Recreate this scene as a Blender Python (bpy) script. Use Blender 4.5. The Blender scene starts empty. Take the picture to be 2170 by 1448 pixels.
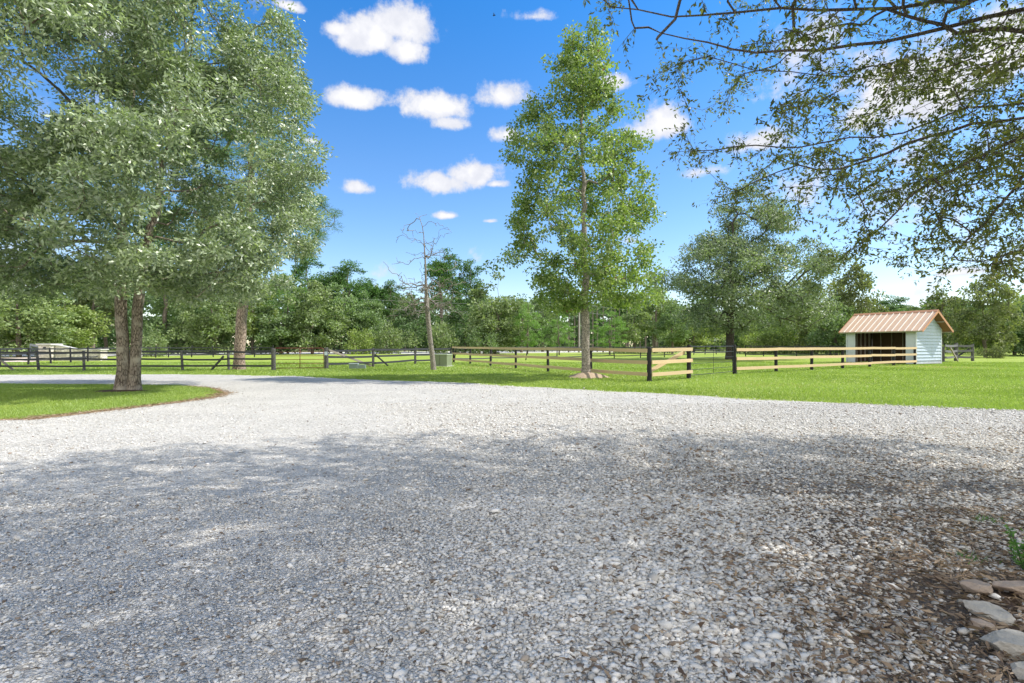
import bpy, math, random
import numpy as np
from mathutils import Vector, Euler

# ------------------------------------------------------------------ camera, world, sun
C = bpy.context.scene.collection
sc = bpy.context.scene
EYE, F, CX, HY = 1.45, 1100.0, 1085.0, 732.0          # eye height, focal length and horizon of the 2170 px wide photograph
cam = bpy.data.cameras.new('camera'); cam_o = bpy.data.objects.new('camera', cam); C.objects.link(cam_o)
cam.sensor_width = 36; cam.lens = 36 * F / 2170; cam.shift_y = 8 / 2170
cam.clip_start = 0.05; cam.clip_end = 4000
cam_o.location = (0, 0, EYE); cam_o.rotation_euler = (math.radians(90), 0, 0)
sc.camera = cam_o
sc.view_settings.view_transform = 'Standard'; sc.view_settings.look = 'None'
sc.view_settings.exposure = 1.08; sc.view_settings.gamma = 1
sc.cycles.max_bounces = 6; sc.cycles.diffuse_bounces = 3; sc.cycles.glossy_bounces = 2
sc.cycles.transmission_bounces = 3; sc.cycles.transparent_max_bounces = 4

SUN_AZ, SUN_EL = math.radians(6), math.radians(48)    # azimuth from +X towards +Y
SDIR = Vector((math.cos(SUN_AZ) * math.cos(SUN_EL), math.sin(SUN_AZ) * math.cos(SUN_EL), math.sin(SUN_EL)))
sun = bpy.data.lights.new('sun', 'SUN'); sun.energy = 3.3; sun.angle = math.radians(0.53); sun.color = (1, .95, .87)
sun_o = bpy.data.objects.new('sun', sun); C.objects.link(sun_o)
sun_o.rotation_euler = SDIR.to_track_quat('Z', 'Y').to_euler(); sun_o.location = (20, 5, 30)


class NT:
    """small wrapper for building node trees"""
    def __init__(s, tree):
        s.t = tree; tree.nodes.clear()

    def n(s, typ, ins=None, **kw):
        nd = s.t.nodes.new(typ)
        for k, v in kw.items():
            setattr(nd, k, v)
        for k, v in (ins or {}).items():
            s.set(nd, k, v)
        return nd

    def set(s, nd, k, v):
        sock = nd.inputs[k]
        if isinstance(v, bpy.types.Node): v = v.outputs[0]
        if isinstance(v, bpy.types.NodeSocket):
            s.t.links.new(v, sock)
        elif isinstance(v, (tuple, list)) and sock.type == 'RGBA' and len(v) == 3:
            sock.default_value = (*v, 1)
        else:
            sock.default_value = v

    def m(s, op, a, b=0.0, c=0.0, clamp=False):
        nd = s.t.nodes.new('ShaderNodeMath'); nd.operation = op; nd.use_clamp = clamp
        s.set(nd, 0, a); s.set(nd, 1, b); s.set(nd, 2, c)
        return nd.outputs[0]

    def mix(s, f, a, b, blend='MIX'):
        nd = s.t.nodes.new('ShaderNodeMix'); nd.data_type = 'RGBA'; nd.blend_type = blend
        s.set(nd, 0, f); s.set(nd, 6, a); s.set(nd, 7, b)
        return nd.outputs[2]

    def ramp(s, f, stops, interp='LINEAR'):
        nd = s.t.nodes.new('ShaderNodeValToRGB'); nd.color_ramp.interpolation = interp
        e = nd.color_ramp.elements
        while len(e) < len(stops): e.new(0.5)
        for el, (p, c) in zip(e, stops):
            el.position = p; el.color = (*c, 1) if len(c) == 3 else c
        s.set(nd, 0, f)
        return nd.outputs[0]

    def smooth(s, f, a, b):
        nd = s.t.nodes.new('ShaderNodeMapRange'); nd.interpolation_type = 'SMOOTHSTEP'
        s.set(nd, 0, f); nd.inputs[1].default_value = a; nd.inputs[2].default_value = b
        return nd.outputs[0]


def make_world():
    w = bpy.data.worlds.new('World'); sc.world = w; w.use_nodes = True
    t = NT(w.node_tree)
    sky = t.n('ShaderNodeTexSky', sky_type='NISHITA', sun_disc=False, sun_elevation=SUN_EL,
              sun_rotation=math.radians(90) - SUN_AZ, altitude=50, air_density=1.0, dust_density=0.4, ozone_density=2.2)
    hs = t.n('ShaderNodeHueSaturation', {'Saturation': 1.22, 'Value': 1.0, 'Color': sky})
    tc = t.n('ShaderNodeTexCoord')
    d = tc.outputs['Generated']
    sepd = t.n('ShaderNodeSeparateXYZ', {0: d})
    grade = t.ramp(sepd.outputs[2], [(.0, (.96, .90, .90)), (.12, (.94, .89, .93)), (.32, (.80, .88, .98)), (.55, (.38, .84, 1.08)), (1.0, (.36, .78, 1.0))])
    skyc = t.mix(1.0, hs.outputs[0], grade, 'MULTIPLY')
    n1 = t.n('ShaderNodeTexNoise', {'Vector': d, 'Scale': 20.0, 'Detail': 9.0, 'Roughness': 0.66})
    n2 = t.n('ShaderNodeTexNoise', {'Vector': d, 'Scale': 8.5, 'Detail': 4.0, 'Roughness': 0.5})
    nz = t.m('ADD', t.m('MULTIPLY', t.m('SUBTRACT', n1.outputs[0], 0.5), 3.4), t.m('MULTIPLY', t.m('SUBTRACT', n2.outputs[0], 0.5), 2.6))
    # clouds by direction: photo position of the centre, half width, half height, density
    CL = [(790, 88, 78, 42, 1), (868, 62, 84, 50, 1), (855, 112, 62, 36, 1), (722, 66, 34, 20, .9), (755, 211, 74, 28, 1),
          (935, 226, 84, 46, 1), (1062, 206, 80, 42, 1), (955, 262, 58, 24, .9), (940, 388, 92, 34, 1), (990, 375, 80, 34, 1), (1052, 391, 34, 14, .9),
          (758, 399, 48, 22, .95), (1408, 264, 72, 48, 1), (1072, 285, 42, 24, .95), (1130, 36, 80, 24, .8),
          (1600, 305, 80, 38, .95), (1490, 365, 90, 30, .8), (1950, 190, 150, 110, 1), (2110, 120, 130, 110, 1), (1830, 250, 110, 60, .8),
          (2030, 578, 64, 17, .8), (950, 458, 34, 12, .8), (1040, 469, 26, 9, .7), (1290, 178, 50, 26, .9),
          (1010, 545, 130, 70, .38), (790, 580, 90, 60, .42), (610, 14, 40, 16, .7), (640, 190, 40, 30, .6), (660, 300, 40, 20, .5),
          (1930, 470, 120, 40, .5), (1330, 510, 120, 60, .35), (1520, 200, 60, 20, .5), (400, 250, 100, 50, .9), (180, 60, 110, 50, .8), (2500, 300, 200, 90, .9), (-400, 200, 260, 100, 1)]
    acc = None
    for cx, cy, rx, ry, den in CL:
        c = Vector(((cx - CX) / F, 1, (HY - cy) / F)); L = c.length; c.normalize()
        right = Vector((0, 0, 1)).cross(c) * -1; right.normalize(); up = right.cross(c); up.normalize()
        if up.z < 0: up = -up
        a = rx * 1.1 / F / L; b = ry * 1.1 / F / L
        dx = t.n('ShaderNodeVectorMath', {0: d, 1: right / a}, operation='DOT_PRODUCT').outputs['Value']
        dz = t.n('ShaderNodeVectorMath', {0: t.n('ShaderNodeVectorMath', {0: d, 1: c}, operation='SUBTRACT').outputs[0], 1: up / b}, operation='DOT_PRODUCT').outputs['Value']
        # flatter bottoms: the lower half falls off faster
        dzz = t.m('MAXIMUM', dz, t.m('MULTIPLY', dz, -1.5))
        front = t.n('ShaderNodeVectorMath', {0: d, 1: c}, operation='DOT_PRODUCT').outputs['Value']
        r = t.m('SQRT', t.m('ADD', t.m('MULTIPLY', dx, dx), t.m('MULTIPLY', dzz, dzz)))
        v = t.m('MULTIPLY', t.m('SUBTRACT', 1.0, r), 1.9)
        v = t.m('MULTIPLY', t.m('MAXIMUM', t.m('MULTIPLY', v, t.m('GREATER_THAN', front, 0.3)), -3.0), 1.0)
        v = t.m('ADD', v, (den - 1) * 2.5)
        acc = v if acc is None else t.m('MAXIMUM', acc, v)
    # unseen bright cloud banks added behind the viewer to fill the shade
    for dv, wd in (((-.2, -1, .45), .36), ((.9, -.75, .5), .25), ((-1, -.5, .5), .22)):
        c = Vector(dv).normalized()
        dt_ = t.n('ShaderNodeVectorMath', {0: d, 1: c}, operation='DOT_PRODUCT').outputs['Value']
        v = t.m('MULTIPLY', t.m('SUBTRACT', dt_, 1 - wd), 1.6 / wd)
        acc = t.m('MAXIMUM', acc, v)
    f = t.m('ADD', acc, nz)
    mask = t.smooth(f, 0.0, 1.05)
    core = t.smooth(f, 0.55, 1.9)
    n3 = t.n('ShaderNodeTexNoise', {'Vector': d, 'Scale': 22.0, 'Detail': 5.0})
    cc = t.mix(t.m('MULTIPLY', core, t.smooth(n3.outputs[0], 0.30, 0.60)), (3.6, 3.65, 3.95), (4.9, 4.85, 4.85))
    cc = t.mix(t.smooth(t.m('MULTIPLY', sepd.outputs[1], -1.0), 0.0, 0.4), cc, (7.6, 7.5, 7.4))  # clouds behind the viewer made brighter than the visible ones, as added fill light
    col = t.mix(t.m('MULTIPLY', mask, 0.97), skyc, cc)
    bg = t.n('ShaderNodeBackground', {'Color': col, 'Strength': 0.111})
    out = t.n('ShaderNodeOutputWorld', {'Surface': bg})


make_world()

# ------------------------------------------------------------------ helpers
rng = np.random.default_rng(7)
random.seed(7)


def G(px, y):
    """ground point seen at photo pixel"""
    D = EYE * F / (y - HY)
    return Vector(((px - CX) / F * D, D, 0))


def P(px, y, D):
    return Vector(((px - CX) / F * D, D, EYE + (HY - y) / F * D))


def tag(o, label=None, cat=None, group=None, kind=None):
    if label: o['label'] = label
    if cat: o['category'] = cat
    if group: o['group'] = group
    if kind: o['kind'] = kind
    return o


def empty(name, loc=(0, 0, 0), rz=0):
    o = bpy.data.objects.new(name, None); C.objects.link(o)
    o.location = loc; o.rotation_euler = (0, 0, rz); o.empty_display_size = .2
    return o


def wloc(o):
    v = Vector((0, 0, 0))
    while o is not None:
        v = v + o.location; o = o.parent
    return v


def mesh_np(name, V, Fc, n, mat, parent=None, tint=None, smooth=False, local=False, uv=None):
    """V (k,3), Fc (m,n) polygons of n corners"""
    V = np.asarray(V, dtype=np.float32).reshape(-1, 3)
    if parent is not None and not local:
        V = V - np.array(wloc(parent), dtype=np.float32)
    Fc = np.asarray(Fc, dtype=np.int32).reshape(-1, n)
    me = bpy.data.meshes.new(name)
    me.vertices.add(len(V)); me.vertices.foreach_set('co', V.ravel())
    me.loops.add(Fc.size); me.loops.foreach_set('vertex_index', Fc.ravel())
    me.polygons.add(len(Fc)); me.polygons.foreach_set('loop_start', np.arange(0, Fc.size, n, dtype=np.int32))
    if smooth: me.polygons.foreach_set('use_smooth', np.ones(len(Fc), dtype=bool))
    me.update(calc_edges=True)
    if tint is not None:
        at = me.attributes.new('tint', 'FLOAT', 'FACE'); at.data.foreach_set('value', np.asarray(tint, dtype=np.float32))
    me.materials.append(mat)
    o = bpy.data.objects.new(name, me); C.objects.link(o); o.parent = parent
    return o


class MB:
    def __init__(s): s.v = []; s.f = []; s.uv = []

    def box(s, c, size, rz=0.0):
        c = Vector(c); hx, hy, hz = [q / 2 for q in size]
        R = Euler((0, 0, rz)).to_matrix(); b = len(s.v)
        for x in (-hx, hx):
            for y in (-hy, hy):
                for z in (-hz, hz): s.v.append(c + R @ Vector((x, y, z)))
        for q in ((0, 1, 3, 2), (4, 6, 7, 5), (0, 4, 5, 1), (2, 3, 7, 6), (0, 2, 6, 4), (1, 5, 7, 3)):
            s.f.append([b + i for i in q]); s.uv.append([(0, 0)] * 4)
        return s

    def bar(s, pts, w, h, up=Vector((0, 0, 1)), jig=0.0):
        """board with rectangular section (w thick, h high) through the points, uv along its length"""
        pts = [Vector(p) for p in pts]; b = len(s.v); L = 0; n = len(pts); us = []
        for i, p in enumerate(pts):
            d = (pts[min(i + 1, n - 1)] - pts[max(i - 1, 0)]).normalized()
            side = d.cross(up).normalized(); u2 = side.cross(d).normalized()
            if i: L += (p - pts[i - 1]).length
            us.append(L)
            hh = h * (1 + random.uniform(-jig, jig))
            for a, q in ((-1, -1), (1, -1), (1, 1), (-1, 1)): s.v.append(p + side * a * w / 2 + u2 * q * hh / 2)
        for i in range(n - 1):
            for k in range(4):
                a = b + i * 4 + k; c = b + i * 4 + (k + 1) % 4
                s.f.append([a, c, c + 4, a + 4])
                s.uv.append([(us[i], k * .3), (us[i], k * .3 + .2), (us[i + 1], k * .3 + .2), (us[i + 1], k * .3)])
        e = b + (n - 1) * 4
        s.f += [[b + 3, b + 2, b + 1, b], [e, e + 1, e + 2, e + 3]]; s.uv += [[(0, 0), (.02, 0), (.02, .1), (0, .1)]] * 2
        return s

    def tube(s, pts, rad, k=8, cap=True):
        pts = [Vector(p) for p in pts]; n = len(pts); b = len(s.v); ref = None
        if not isinstance(rad, (list, tuple, np.ndarray)): rad = [rad] * n
        L = 0
        for i, p in enumerate(pts):
            d = (pts[min(i + 1, n - 1)] - pts[max(i - 1, 0)]).normalized()
            if ref is None: ref = Vector((1, 0, 0)) if abs(d.x) < .8 else Vector((0, 1, 0))
            sd = (ref - d * ref.dot(d)).normalized(); ref = sd; u2 = d.cross(sd)
            for j in range(k):
                a = 2 * math.pi * j / k; s.v.append(p + (sd * math.cos(a) + u2 * math.sin(a)) * rad[i])
        for i in range(n - 1):
            for j in range(k):
                a = b + i * k + j; c = b + i * k + (j + 1) % k
                s.f.append([a, c, c + k, a + k]); s.uv.append([(i, j / k), (i, (j + 1) / k), (i + 1, (j + 1) / k), (i + 1, j / k)])
        if cap:
            s.f.append([b + j for j in range(k)][::-1]); s.uv.append([(0, 0)] * k)
            s.f.append([b + (n - 1) * k + j for j in range(k)]); s.uv.append([(0, 0)] * k)
        return s

    def poly(s, pts):
        b = len(s.v); s.v += [Vector(p) for p in pts]; s.f.append(list(range(b, b + len(pts)))); s.uv.append([(0, 0)] * len(pts)); return s

    def prism(s, pts, off):
        """polygon extruded by vector off"""
        off = Vector(off); n = len(pts); b = len(s.v)
        s.v += [Vector(p) for p in pts] + [Vector(p) + off for p in pts]
        s.f += [list(range(b, b + n))[::-1], list(range(b + n, b + 2 * n))]; s.uv += [[(0, 0)] * n] * 2
        for i in range(n):
            j = (i + 1) % n; s.f.append([b + i, b + j, b + n + j, b + n + i]); s.uv.append([(0, 0)] * 4)
        return s

    def build(s, name, mat, parent=None, local=False, smooth=False, bevel=0.0):
        off = Vector((0, 0, 0)) if (parent is None or local) else wloc(parent)
        me = bpy.data.meshes.new(name)
        me.from_pydata([tuple(v - off) for v in s.v], [], s.f)
        uvl = me.uv_layers.new(name='UVMap'); fl = [c for fc in s.uv for c in fc]
        uvl.data.foreach_set('uv', np.array(fl, dtype=np.float32).ravel())
        me.validate(); me.update(); me.materials.append(mat)
        if smooth:
            for p in me.polygons: p.use_smooth = True
        o = bpy.data.objects.new(name, me); C.objects.link(o); o.parent = parent
        if bevel:
            md = o.modifiers.new('bevel', 'BEVEL'); md.width = bevel; md.segments = 2; md.limit_method = 'ANGLE'
        return o


# ------------------------------------------------------------------ materials
def newmat(name):
    m = bpy.data.materials.new(name); m.use_nodes = True
    return m, NT(m.node_tree)


def finish(t, bsdf, disp=None):
    o = t.n('ShaderNodeOutputMaterial', {'Surface': bsdf})
    return o


def pbsdf(t, col, rough=.7, metal=0., spec=.3, normal=None):
    b = t.n('ShaderNodeBsdfPrincipled', {'Base Color': col, 'Roughness': rough, 'Metallic': metal, 'Specular IOR Level': spec})
    if normal is not None: t.set(b, 'Normal', normal)
    return b


def bump(t, h, strength=.5, dist=.02):
    return t.n('ShaderNodeBump', {'Height': h, 'Strength': strength, 'Distance': dist}).outputs[0]


def plain(name, col, rough=.6, metal=0., var=.25, scale=6., spec=.3, bmp=.2, dist=.01):
    m, t = newmat(name)
    tc = t.n('ShaderNodeTexCoord'); n = t.n('ShaderNodeTexNoise', {'Vector': tc.outputs['Object'], 'Scale': scale, 'Detail': 6., 'Roughness': .65})
    c = t.mix(n.outputs[0], tuple(q * (1 - var) for q in col), tuple(min(1, q * (1 + var)) for q in col))
    finish(t, pbsdf(t, c, rough, metal, spec, bump(t, n.outputs[0], bmp, dist)))
    return m


def wood(name, a, b, knots=True, rough=.75):
    m, t = newmat(name)
    uv = t.n('ShaderNodeUVMap'); mp = t.n('ShaderNodeMapping', {'Vector': uv.outputs[0], 'Scale': (1.2, 26, 1)})
    oi = t.n('ShaderNodeObjectInfo')
    vadd = t.n('ShaderNodeVectorMath', {0: mp.outputs[0], 1: oi.outputs['Random']}, operation='ADD')
    tc = t.n('ShaderNodeTexCoord')
    n = t.n('ShaderNodeTexNoise', {'Vector': mp.outputs[0], 'Scale': 3., 'Detail': 6., 'Roughness': .7})
    n2 = t.n('ShaderNodeTexNoise', {'Vector': tc.outputs['Object'], 'Scale': 2.2, 'Detail': 4.})
    c = t.mix(n.outputs[0], a, b)
    c = t.mix(t.m('MULTIPLY', n2.outputs[0], .5), c, tuple(q * .62 for q in a))
    c = t.mix(t.m('MULTIPLY', oi.outputs['Random'], .5), c, tuple(q * .6 for q in b))
    if knots:
        v = t.n('ShaderNodeTexVoronoi', {'Vector': uv.outputs[0], 'Scale': 2.6})
        k = t.m('LESS_THAN', v.outputs['Distance'], .035)
        c = t.mix(t.m('MULTIPLY', k, .75), c, (.12, .055, .02))
    finish(t, pbsdf(t, c, rough, 0, .25, bump(t, n.outputs[0], .4, .006)))
    return m


def bark(name, a, b, scale=1.0, patch=None):
    m, t = newmat(name)
    tc = t.n('ShaderNodeTexCoord'); mp = t.n('ShaderNodeMapping', {'Vector': tc.outputs['Object'], 'Scale': (9 * scale, 9 * scale, 2.0 * scale)})
    n = t.n('ShaderNodeTexNoise', {'Vector': mp.outputs[0], 'Scale': 1.6, 'Detail': 8., 'Roughness': .7, 'Distortion': .6})
    v = t.n('ShaderNodeTexVoronoi', {'Vector': mp.outputs[0], 'Scale': 2.4}, feature='DISTANCE_TO_EDGE')
    crack = t.smooth(v.outputs['Distance'], 0, .22)
    h = t.m('MULTIPLY', n.outputs[0], crack)
    c = t.ramp(h, [(.05, a), (.55, b)])
    if patch:
        n2 = t.n('ShaderNodeTexNoise', {'Vector': tc.outputs['Object'], 'Scale': 2.6, 'Detail': 5.})
        c = t.mix(t.smooth(n2.outputs[0], .48, .66), c, patch)
    finish(t, pbsdf(t, c, .9, 0, .15, bump(t, h, .8, .03 / scale)))
    return m


def leafmat(name, dark, light, trans=.45, gloss=.12, rough=.45, use_obj=False, dry=None, hue2=None):
    m, t = newmat(name)
    at = t.n('ShaderNodeAttribute', attribute_name='tint').outputs['Fac']
    c = t.mix(at, dark, light)
    if dry: c = t.mix(t.m('GREATER_THAN', at, .965), c, dry)
    if use_obj:
        oi = t.n('ShaderNodeObjectInfo'); c = t.mix(1.0, c, oi.outputs['Color'], 'MULTIPLY')
    tc = t.n('ShaderNodeTexCoord'); n = t.n('ShaderNodeTexNoise', {'Vector': tc.outputs['Object'], 'Scale': .5, 'Detail': 3.})
    if hue2: c = t.mix(t.smooth(n.outputs[0], .42, .66), c, hue2)
    d = t.n('ShaderNodeBsdfDiffuse', {'Color': c})
    tcol = t.mix(1.0, c, (1.15, 1.25, .55), 'MULTIPLY')
    tr = t.n('ShaderNodeBsdfTranslucent', {'Color': tcol})
    s = t.n('ShaderNodeMixShader', {0: trans, 1: d, 2: tr})
    g = t.n('ShaderNodeBsdfGlossy', {'Color': (1, 1, 1), 'Roughness': rough})
    s2 = t.n('ShaderNodeMixShader', {0: gloss, 1: s, 2: g})
    finish(t, s2)
    return m


M = {}
M['pine_board'] = wood('new_pine_board', (.58, .41, .23), (.74, .58, .36))
M['black_post'] = plain('black_post', (.022, .022, .024), .8, var=.5, scale=14)
M['black_rail'] = wood('black_weathered_rail', (.028, .030, .036), (.065, .068, .078), knots=False)
M['grey_rail'] = wood('grey_weathered_rail', (.10, .10, .11), (.24, .24, .25), knots=False)
M['far_rail'] = wood('far_grey_rail', (.05, .052, .06), (.13, .13, .145), knots=False)
M['grey_post'] = bark('grey_weathered_post', (.05, .05, .052), (.17, .165, .16), 2.0)
M['brace_wood'] = wood('weathered_brace', (.20, .17, .14), (.38, .34, .29), knots=False)
M['red_tube'] = plain('rusty_red_tube', (.16, .05, .04), .55, .2, .5, 9)
M['black_tube'] = plain('black_steel_tube', (.03, .032, .035), .45, .3, .3, 9)
M['green_box'] = plain('green_cabinet_paint', (.19, .225, .14), .55, 0, .12, 2.5)
M['grey_box'] = plain('grey_cabinet_paint', (.20, .25, .24), .6, 0, .2, 4)
M['concrete'] = plain('concrete', (.50, .49, .46), .9, 0, .2, 3)
M['stone_wall'] = None
M['white_sign'] = plain('white_sign', (.62, .72, .80), .5, 0, .1)
M['white_lap'] = plain('pale_blue_white_lap_paint', (.43, .51, .62), .55, 0, .10, 1.8, bmp=.05)
def lap_mat():
    m, t = newmat('lap_siding'); tc = t.n('ShaderNodeTexCoord'); p = tc.outputs['Object']
    n = t.n('ShaderNodeTexNoise', {'Vector': p, 'Scale': 2.2, 'Detail': 6.}); mp = t.n('ShaderNodeMapping', {'Vector': p, 'Scale': (9, 9, .8)})
    n2 = t.n('ShaderNodeTexNoise', {'Vector': mp.outputs[0], 'Scale': 1.5, 'Detail': 5.})
    z = t.n('ShaderNodeSeparateXYZ', {0: p}).outputs[2]
    c = t.mix(n.outputs[0], (.38, .46, .57), (.47, .55, .65))
    c = t.mix(t.m('MULTIPLY', t.smooth(n2.outputs[0], .5, .72), .35), c, (.33, .32, .29))
    mud = t.m('MULTIPLY', t.m('SUBTRACT', 1.0, t.smooth(t.m('ADD', z, t.m('MULTIPLY', n.outputs[0], .4)), .15, .65)), .6)
    c = t.mix(mud, c, (.24, .20, .14))
    finish(t, pbsdf(t, c, .6, 0, .25, bump(t, n2.outputs[0], .1, .01)))
    return m


M['white_lap'] = lap_mat()
M['white_ply'] = plain('white_panel', (.50, .54, .55), .7, 0, .15, 2.5)
M['stud'] = wood('pale_stud', (.42, .38, .32), (.56, .52, .45), knots=False)
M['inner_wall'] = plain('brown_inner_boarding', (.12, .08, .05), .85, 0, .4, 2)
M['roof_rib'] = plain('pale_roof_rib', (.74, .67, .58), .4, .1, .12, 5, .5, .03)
M['roof'] = plain('copper_roof_sheet', (.54, .37, .25), .5, .1, .14, 1.4, .5, .03)
M['roof_trim'] = plain('orange_roof_trim', (.50, .26, .15), .5, .1, .12, 2.)
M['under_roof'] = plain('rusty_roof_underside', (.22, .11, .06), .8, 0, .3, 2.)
M['pole'] = plain('pale_pole', (.42, .40, .37), .9, 0, .2, 6)
M['wire'] = plain('wire', (.30, .30, .30), .6, .2, .1, 3)
M['bird'] = plain('dark_feathers', (.02, .02, .02), .9)

M['oak_bark'] = bark('oak_bark', (.10, .08, .062), (.36, .30, .24), 1.3, (.42, .37, .30))
M['sweetgum_bark'] = bark('sweetgum_bark', (.15, .13, .11), (.48, .43, .37), 1.5)
M['pine_bark'] = bark('pine_bark', (.13, .095, .075), (.46, .36, .29), .9)
M['dead_bark'] = bark('dead_bark', (.11, .095, .08), (.40, .36, .32), 2.0)
M['dark_bark'] = bark('dark_bark', (.03, .026, .022), (.12, .105, .09), 1.3)
M['limb_bark'] = bark('limb_bark', (.07, .058, .048), (.27, .235, .20), 3.0)
M['far_bark'] = plain('far_bark', (.15, .125, .10), .9, 0, .4, 2)

M['oak_leaf'] = leafmat('oak_leaf', (.055, .105, .038), (.42, .51, .29), .38, .09, .5)
M['gum_leaf'] = leafmat('sweetgum_leaf', (.06, .13, .025), (.36, .46, .13), .42, .05, .5, dry=(.20, .09, .06))
M['liveoak_leaf'] = leafmat('live_oak_leaf', (.055, .10, .04), (.31, .38, .22), .38, .06, .5)
M['over_leaf'] = leafmat('overhead_leaf', (.075, .098, .022), (.26, .29, .075), .55, .04, .4, dry=(.25, .22, .03))
M['pine_leaf'] = leafmat('pine_needles', (.05, .11, .02), (.20, .32, .07), .35, .03, .5)
M['bg_leaf'] = leafmat('treeline_leaf', (.08, .125, .05), (.32, .385, .21), .38, .03, .6, use_obj=True)
M['plant_leaf'] = leafmat('weed_leaf', (.05, .14, .02), (.16, .34, .07), .4, .05, .4)
M['litter'] = leafmat('dry_leaf', (.09, .05, .028), (.40, .29, .185), .15, .05, .6)


def world_pos(t):
    return t.n('ShaderNodeNewGeometry').outputs['Position']


def make_grass_sheet():
    m, t = newmat('lawn_sheet'); p = world_pos(t)
    n1 = t.n('ShaderNodeTexNoise', {'Vector': p, 'Scale': .22, 'Detail': 5., 'Roughness': .6})
    mp = t.n('ShaderNodeMapping', {'Vector': p, 'Scale': (1, 1, 1)})
    n2 = t.n('ShaderNodeTexNoise', {'Vector': mp.outputs[0], 'Scale': 9., 'Detail': 6., 'Roughness': .75})
    n3 = t.n('ShaderNodeTexNoise', {'Vector': p, 'Scale': 1.4, 'Detail': 4., 'Roughness': .7})
    c = t.mix(t.smooth(n2.outputs[0], .3, .7), (.17, .235, .018), (.31, .40, .085))
    c = t.mix(t.m('MULTIPLY', t.smooth(n1.outputs[0], .42, .62), .45), c, (.34, .39, .10))
    c = t.mix(t.m('MULTIPLY', t.smooth(n3.outputs[0], .58, .72), .35), c, (.36, .36, .12))
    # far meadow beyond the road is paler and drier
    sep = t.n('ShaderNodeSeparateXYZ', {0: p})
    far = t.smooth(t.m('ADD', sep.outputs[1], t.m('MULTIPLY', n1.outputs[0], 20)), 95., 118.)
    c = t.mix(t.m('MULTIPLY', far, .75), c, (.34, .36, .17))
    finish(t, pbsdf(t, c, .9, 0, .1, bump(t, t.m('ADD', n2.outputs[0], n3.outputs[0]), 1.0, .06)))
    return m


def make_gravel_sheet():
    m, t = newmat('gravel_sheet'); p = world_pos(t)
    sep = t.n('ShaderNodeSeparateXYZ', {0: p})
    v1 = t.n('ShaderNodeTexVoronoi', {'Vector': p, 'Scale': 42., 'Randomness': 1.})
    e1 = t.n('ShaderNodeTexVoronoi', {'Vector': p, 'Scale': 42.}, feature='DISTANCE_TO_EDGE')
    v2 = t.n('ShaderNodeTexVoronoi', {'Vector': p, 'Scale': 85.})
    n = t.n('ShaderNodeTexNoise', {'Vector': p, 'Scale': .55, 'Detail': 6., 'Roughness': .65})
    n2 = t.n('ShaderNodeTexNoise', {'Vector': p, 'Scale': 14., 'Detail': 6., 'Roughness': .7})
    g1 = t.n('ShaderNodeSeparateColor', {0: v1.outputs['Color']})
    c = t.ramp(g1.outputs[0], [(0, (.42, .40, .365)), (.4, (.61, .59, .545)), (.8, (.72, .70, .655)), (1, (.78, .755, .71))])
    g2 = t.n('ShaderNodeSeparateColor', {0: v2.outputs['Color']})
    fine = t.ramp(g2.outputs[1], [(0, (.48, .46, .42)), (.5, (.69, .665, .615)), (1, (.79, .765, .71))])
    wear = t.smooth(n.outputs[0], .42, .6)
    c = t.mix(t.m('MULTIPLY', wear, .75), c, fine)
    gap = t.m('MULTIPLY', t.m('SUBTRACT', 1.0, t.smooth(e1.outputs['Distance'], 0., .09)), t.m('SUBTRACT', 1.0, t.m('MULTIPLY', wear, .8)))
    c = t.mix(t.m('MULTIPLY', gap, .5), c, (.30, .28, .25))
    bits = t.m('MULTIPLY', t.m('GREATER_THAN', g1.outputs[2], .955), .7)
    c = t.mix(bits, c, (.20, .15, .11))
    # brown humus under the tree at the lower right
    hum = t.smooth(t.m('SUBTRACT', t.m('ADD', sep.outputs[0], t.m('MULTIPLY', n2.outputs[0], .8)), t.m('MULTIPLY', sep.outputs[1], .27)), .55, 1.7)
    c = t.mix(t.m('MULTIPLY', t.m('MULTIPLY', hum, .85), t.m('SUBTRACT', 1.0, t.smooth(sep.outputs[1], 4.0, 7.0))), c, (.12, .085, .06))
    h = t.m('ADD', t.m('MULTIPLY', t.smooth(e1.outputs['Distance'], 0., .25), t.m('ADD', g1.outputs[1], .3)), t.m('MULTIPLY', v2.outputs['Distance'], -.5))
    h = t.m('ADD', h, t.m('MULTIPLY', n2.outputs[0], .8))
    finish(t, pbsdf(t, c, .9, 0, .2, bump(t, h, .9, .02)))
    return m


def make_stone_mat():
    m, t = newmat('limestone_gravel'); at = t.n('ShaderNodeAttribute', attribute_name='tint').outputs['Fac']
    c = t.ramp(at, [(0, (.13, .10, .075)), (.04, (.28, .21, .15)), (.07, (.46, .435, .39)), (.5, (.62, .60, .555)), (1, (.76, .735, .69))])
    p = world_pos(t); n = t.n('ShaderNodeTexNoise', {'Vector': p, 'Scale': 60., 'Detail': 5.})
    c = t.mix(t.m('MULTIPLY', t.smooth(n.outputs[0], .45, .7), .35), c, (.40, .37, .33))
    finish(t, pbsdf(t, c, .85, 0, .25, bump(t, n.outputs[0], .35, .004)))
    return m


def make_rock_mat(name, a, b, moss=.3):
    m, t = newmat(name); tc = t.n('ShaderNodeTexCoord'); p = tc.outputs['Object']
    n = t.n('ShaderNodeTexNoise', {'Vector': p, 'Scale': 7., 'Detail': 9., 'Roughness': .7})
    n2 = t.n('ShaderNodeTexNoise', {'Vector': p, 'Scale': 35., 'Detail': 6., 'Roughness': .75})
    c = t.mix(n.outputs[0], a, b)
    c = t.mix(t.m('MULTIPLY', t.smooth(n2.outputs[0], .52, .7), moss), c, (.09, .085, .07))
    finish(t, pbsdf(t, c, .9, 0, .2, bump(t, t.m('ADD', n.outputs[0], t.m('MULTIPLY', n2.outputs[0], .5)), .7, .02)))
    return m


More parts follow.
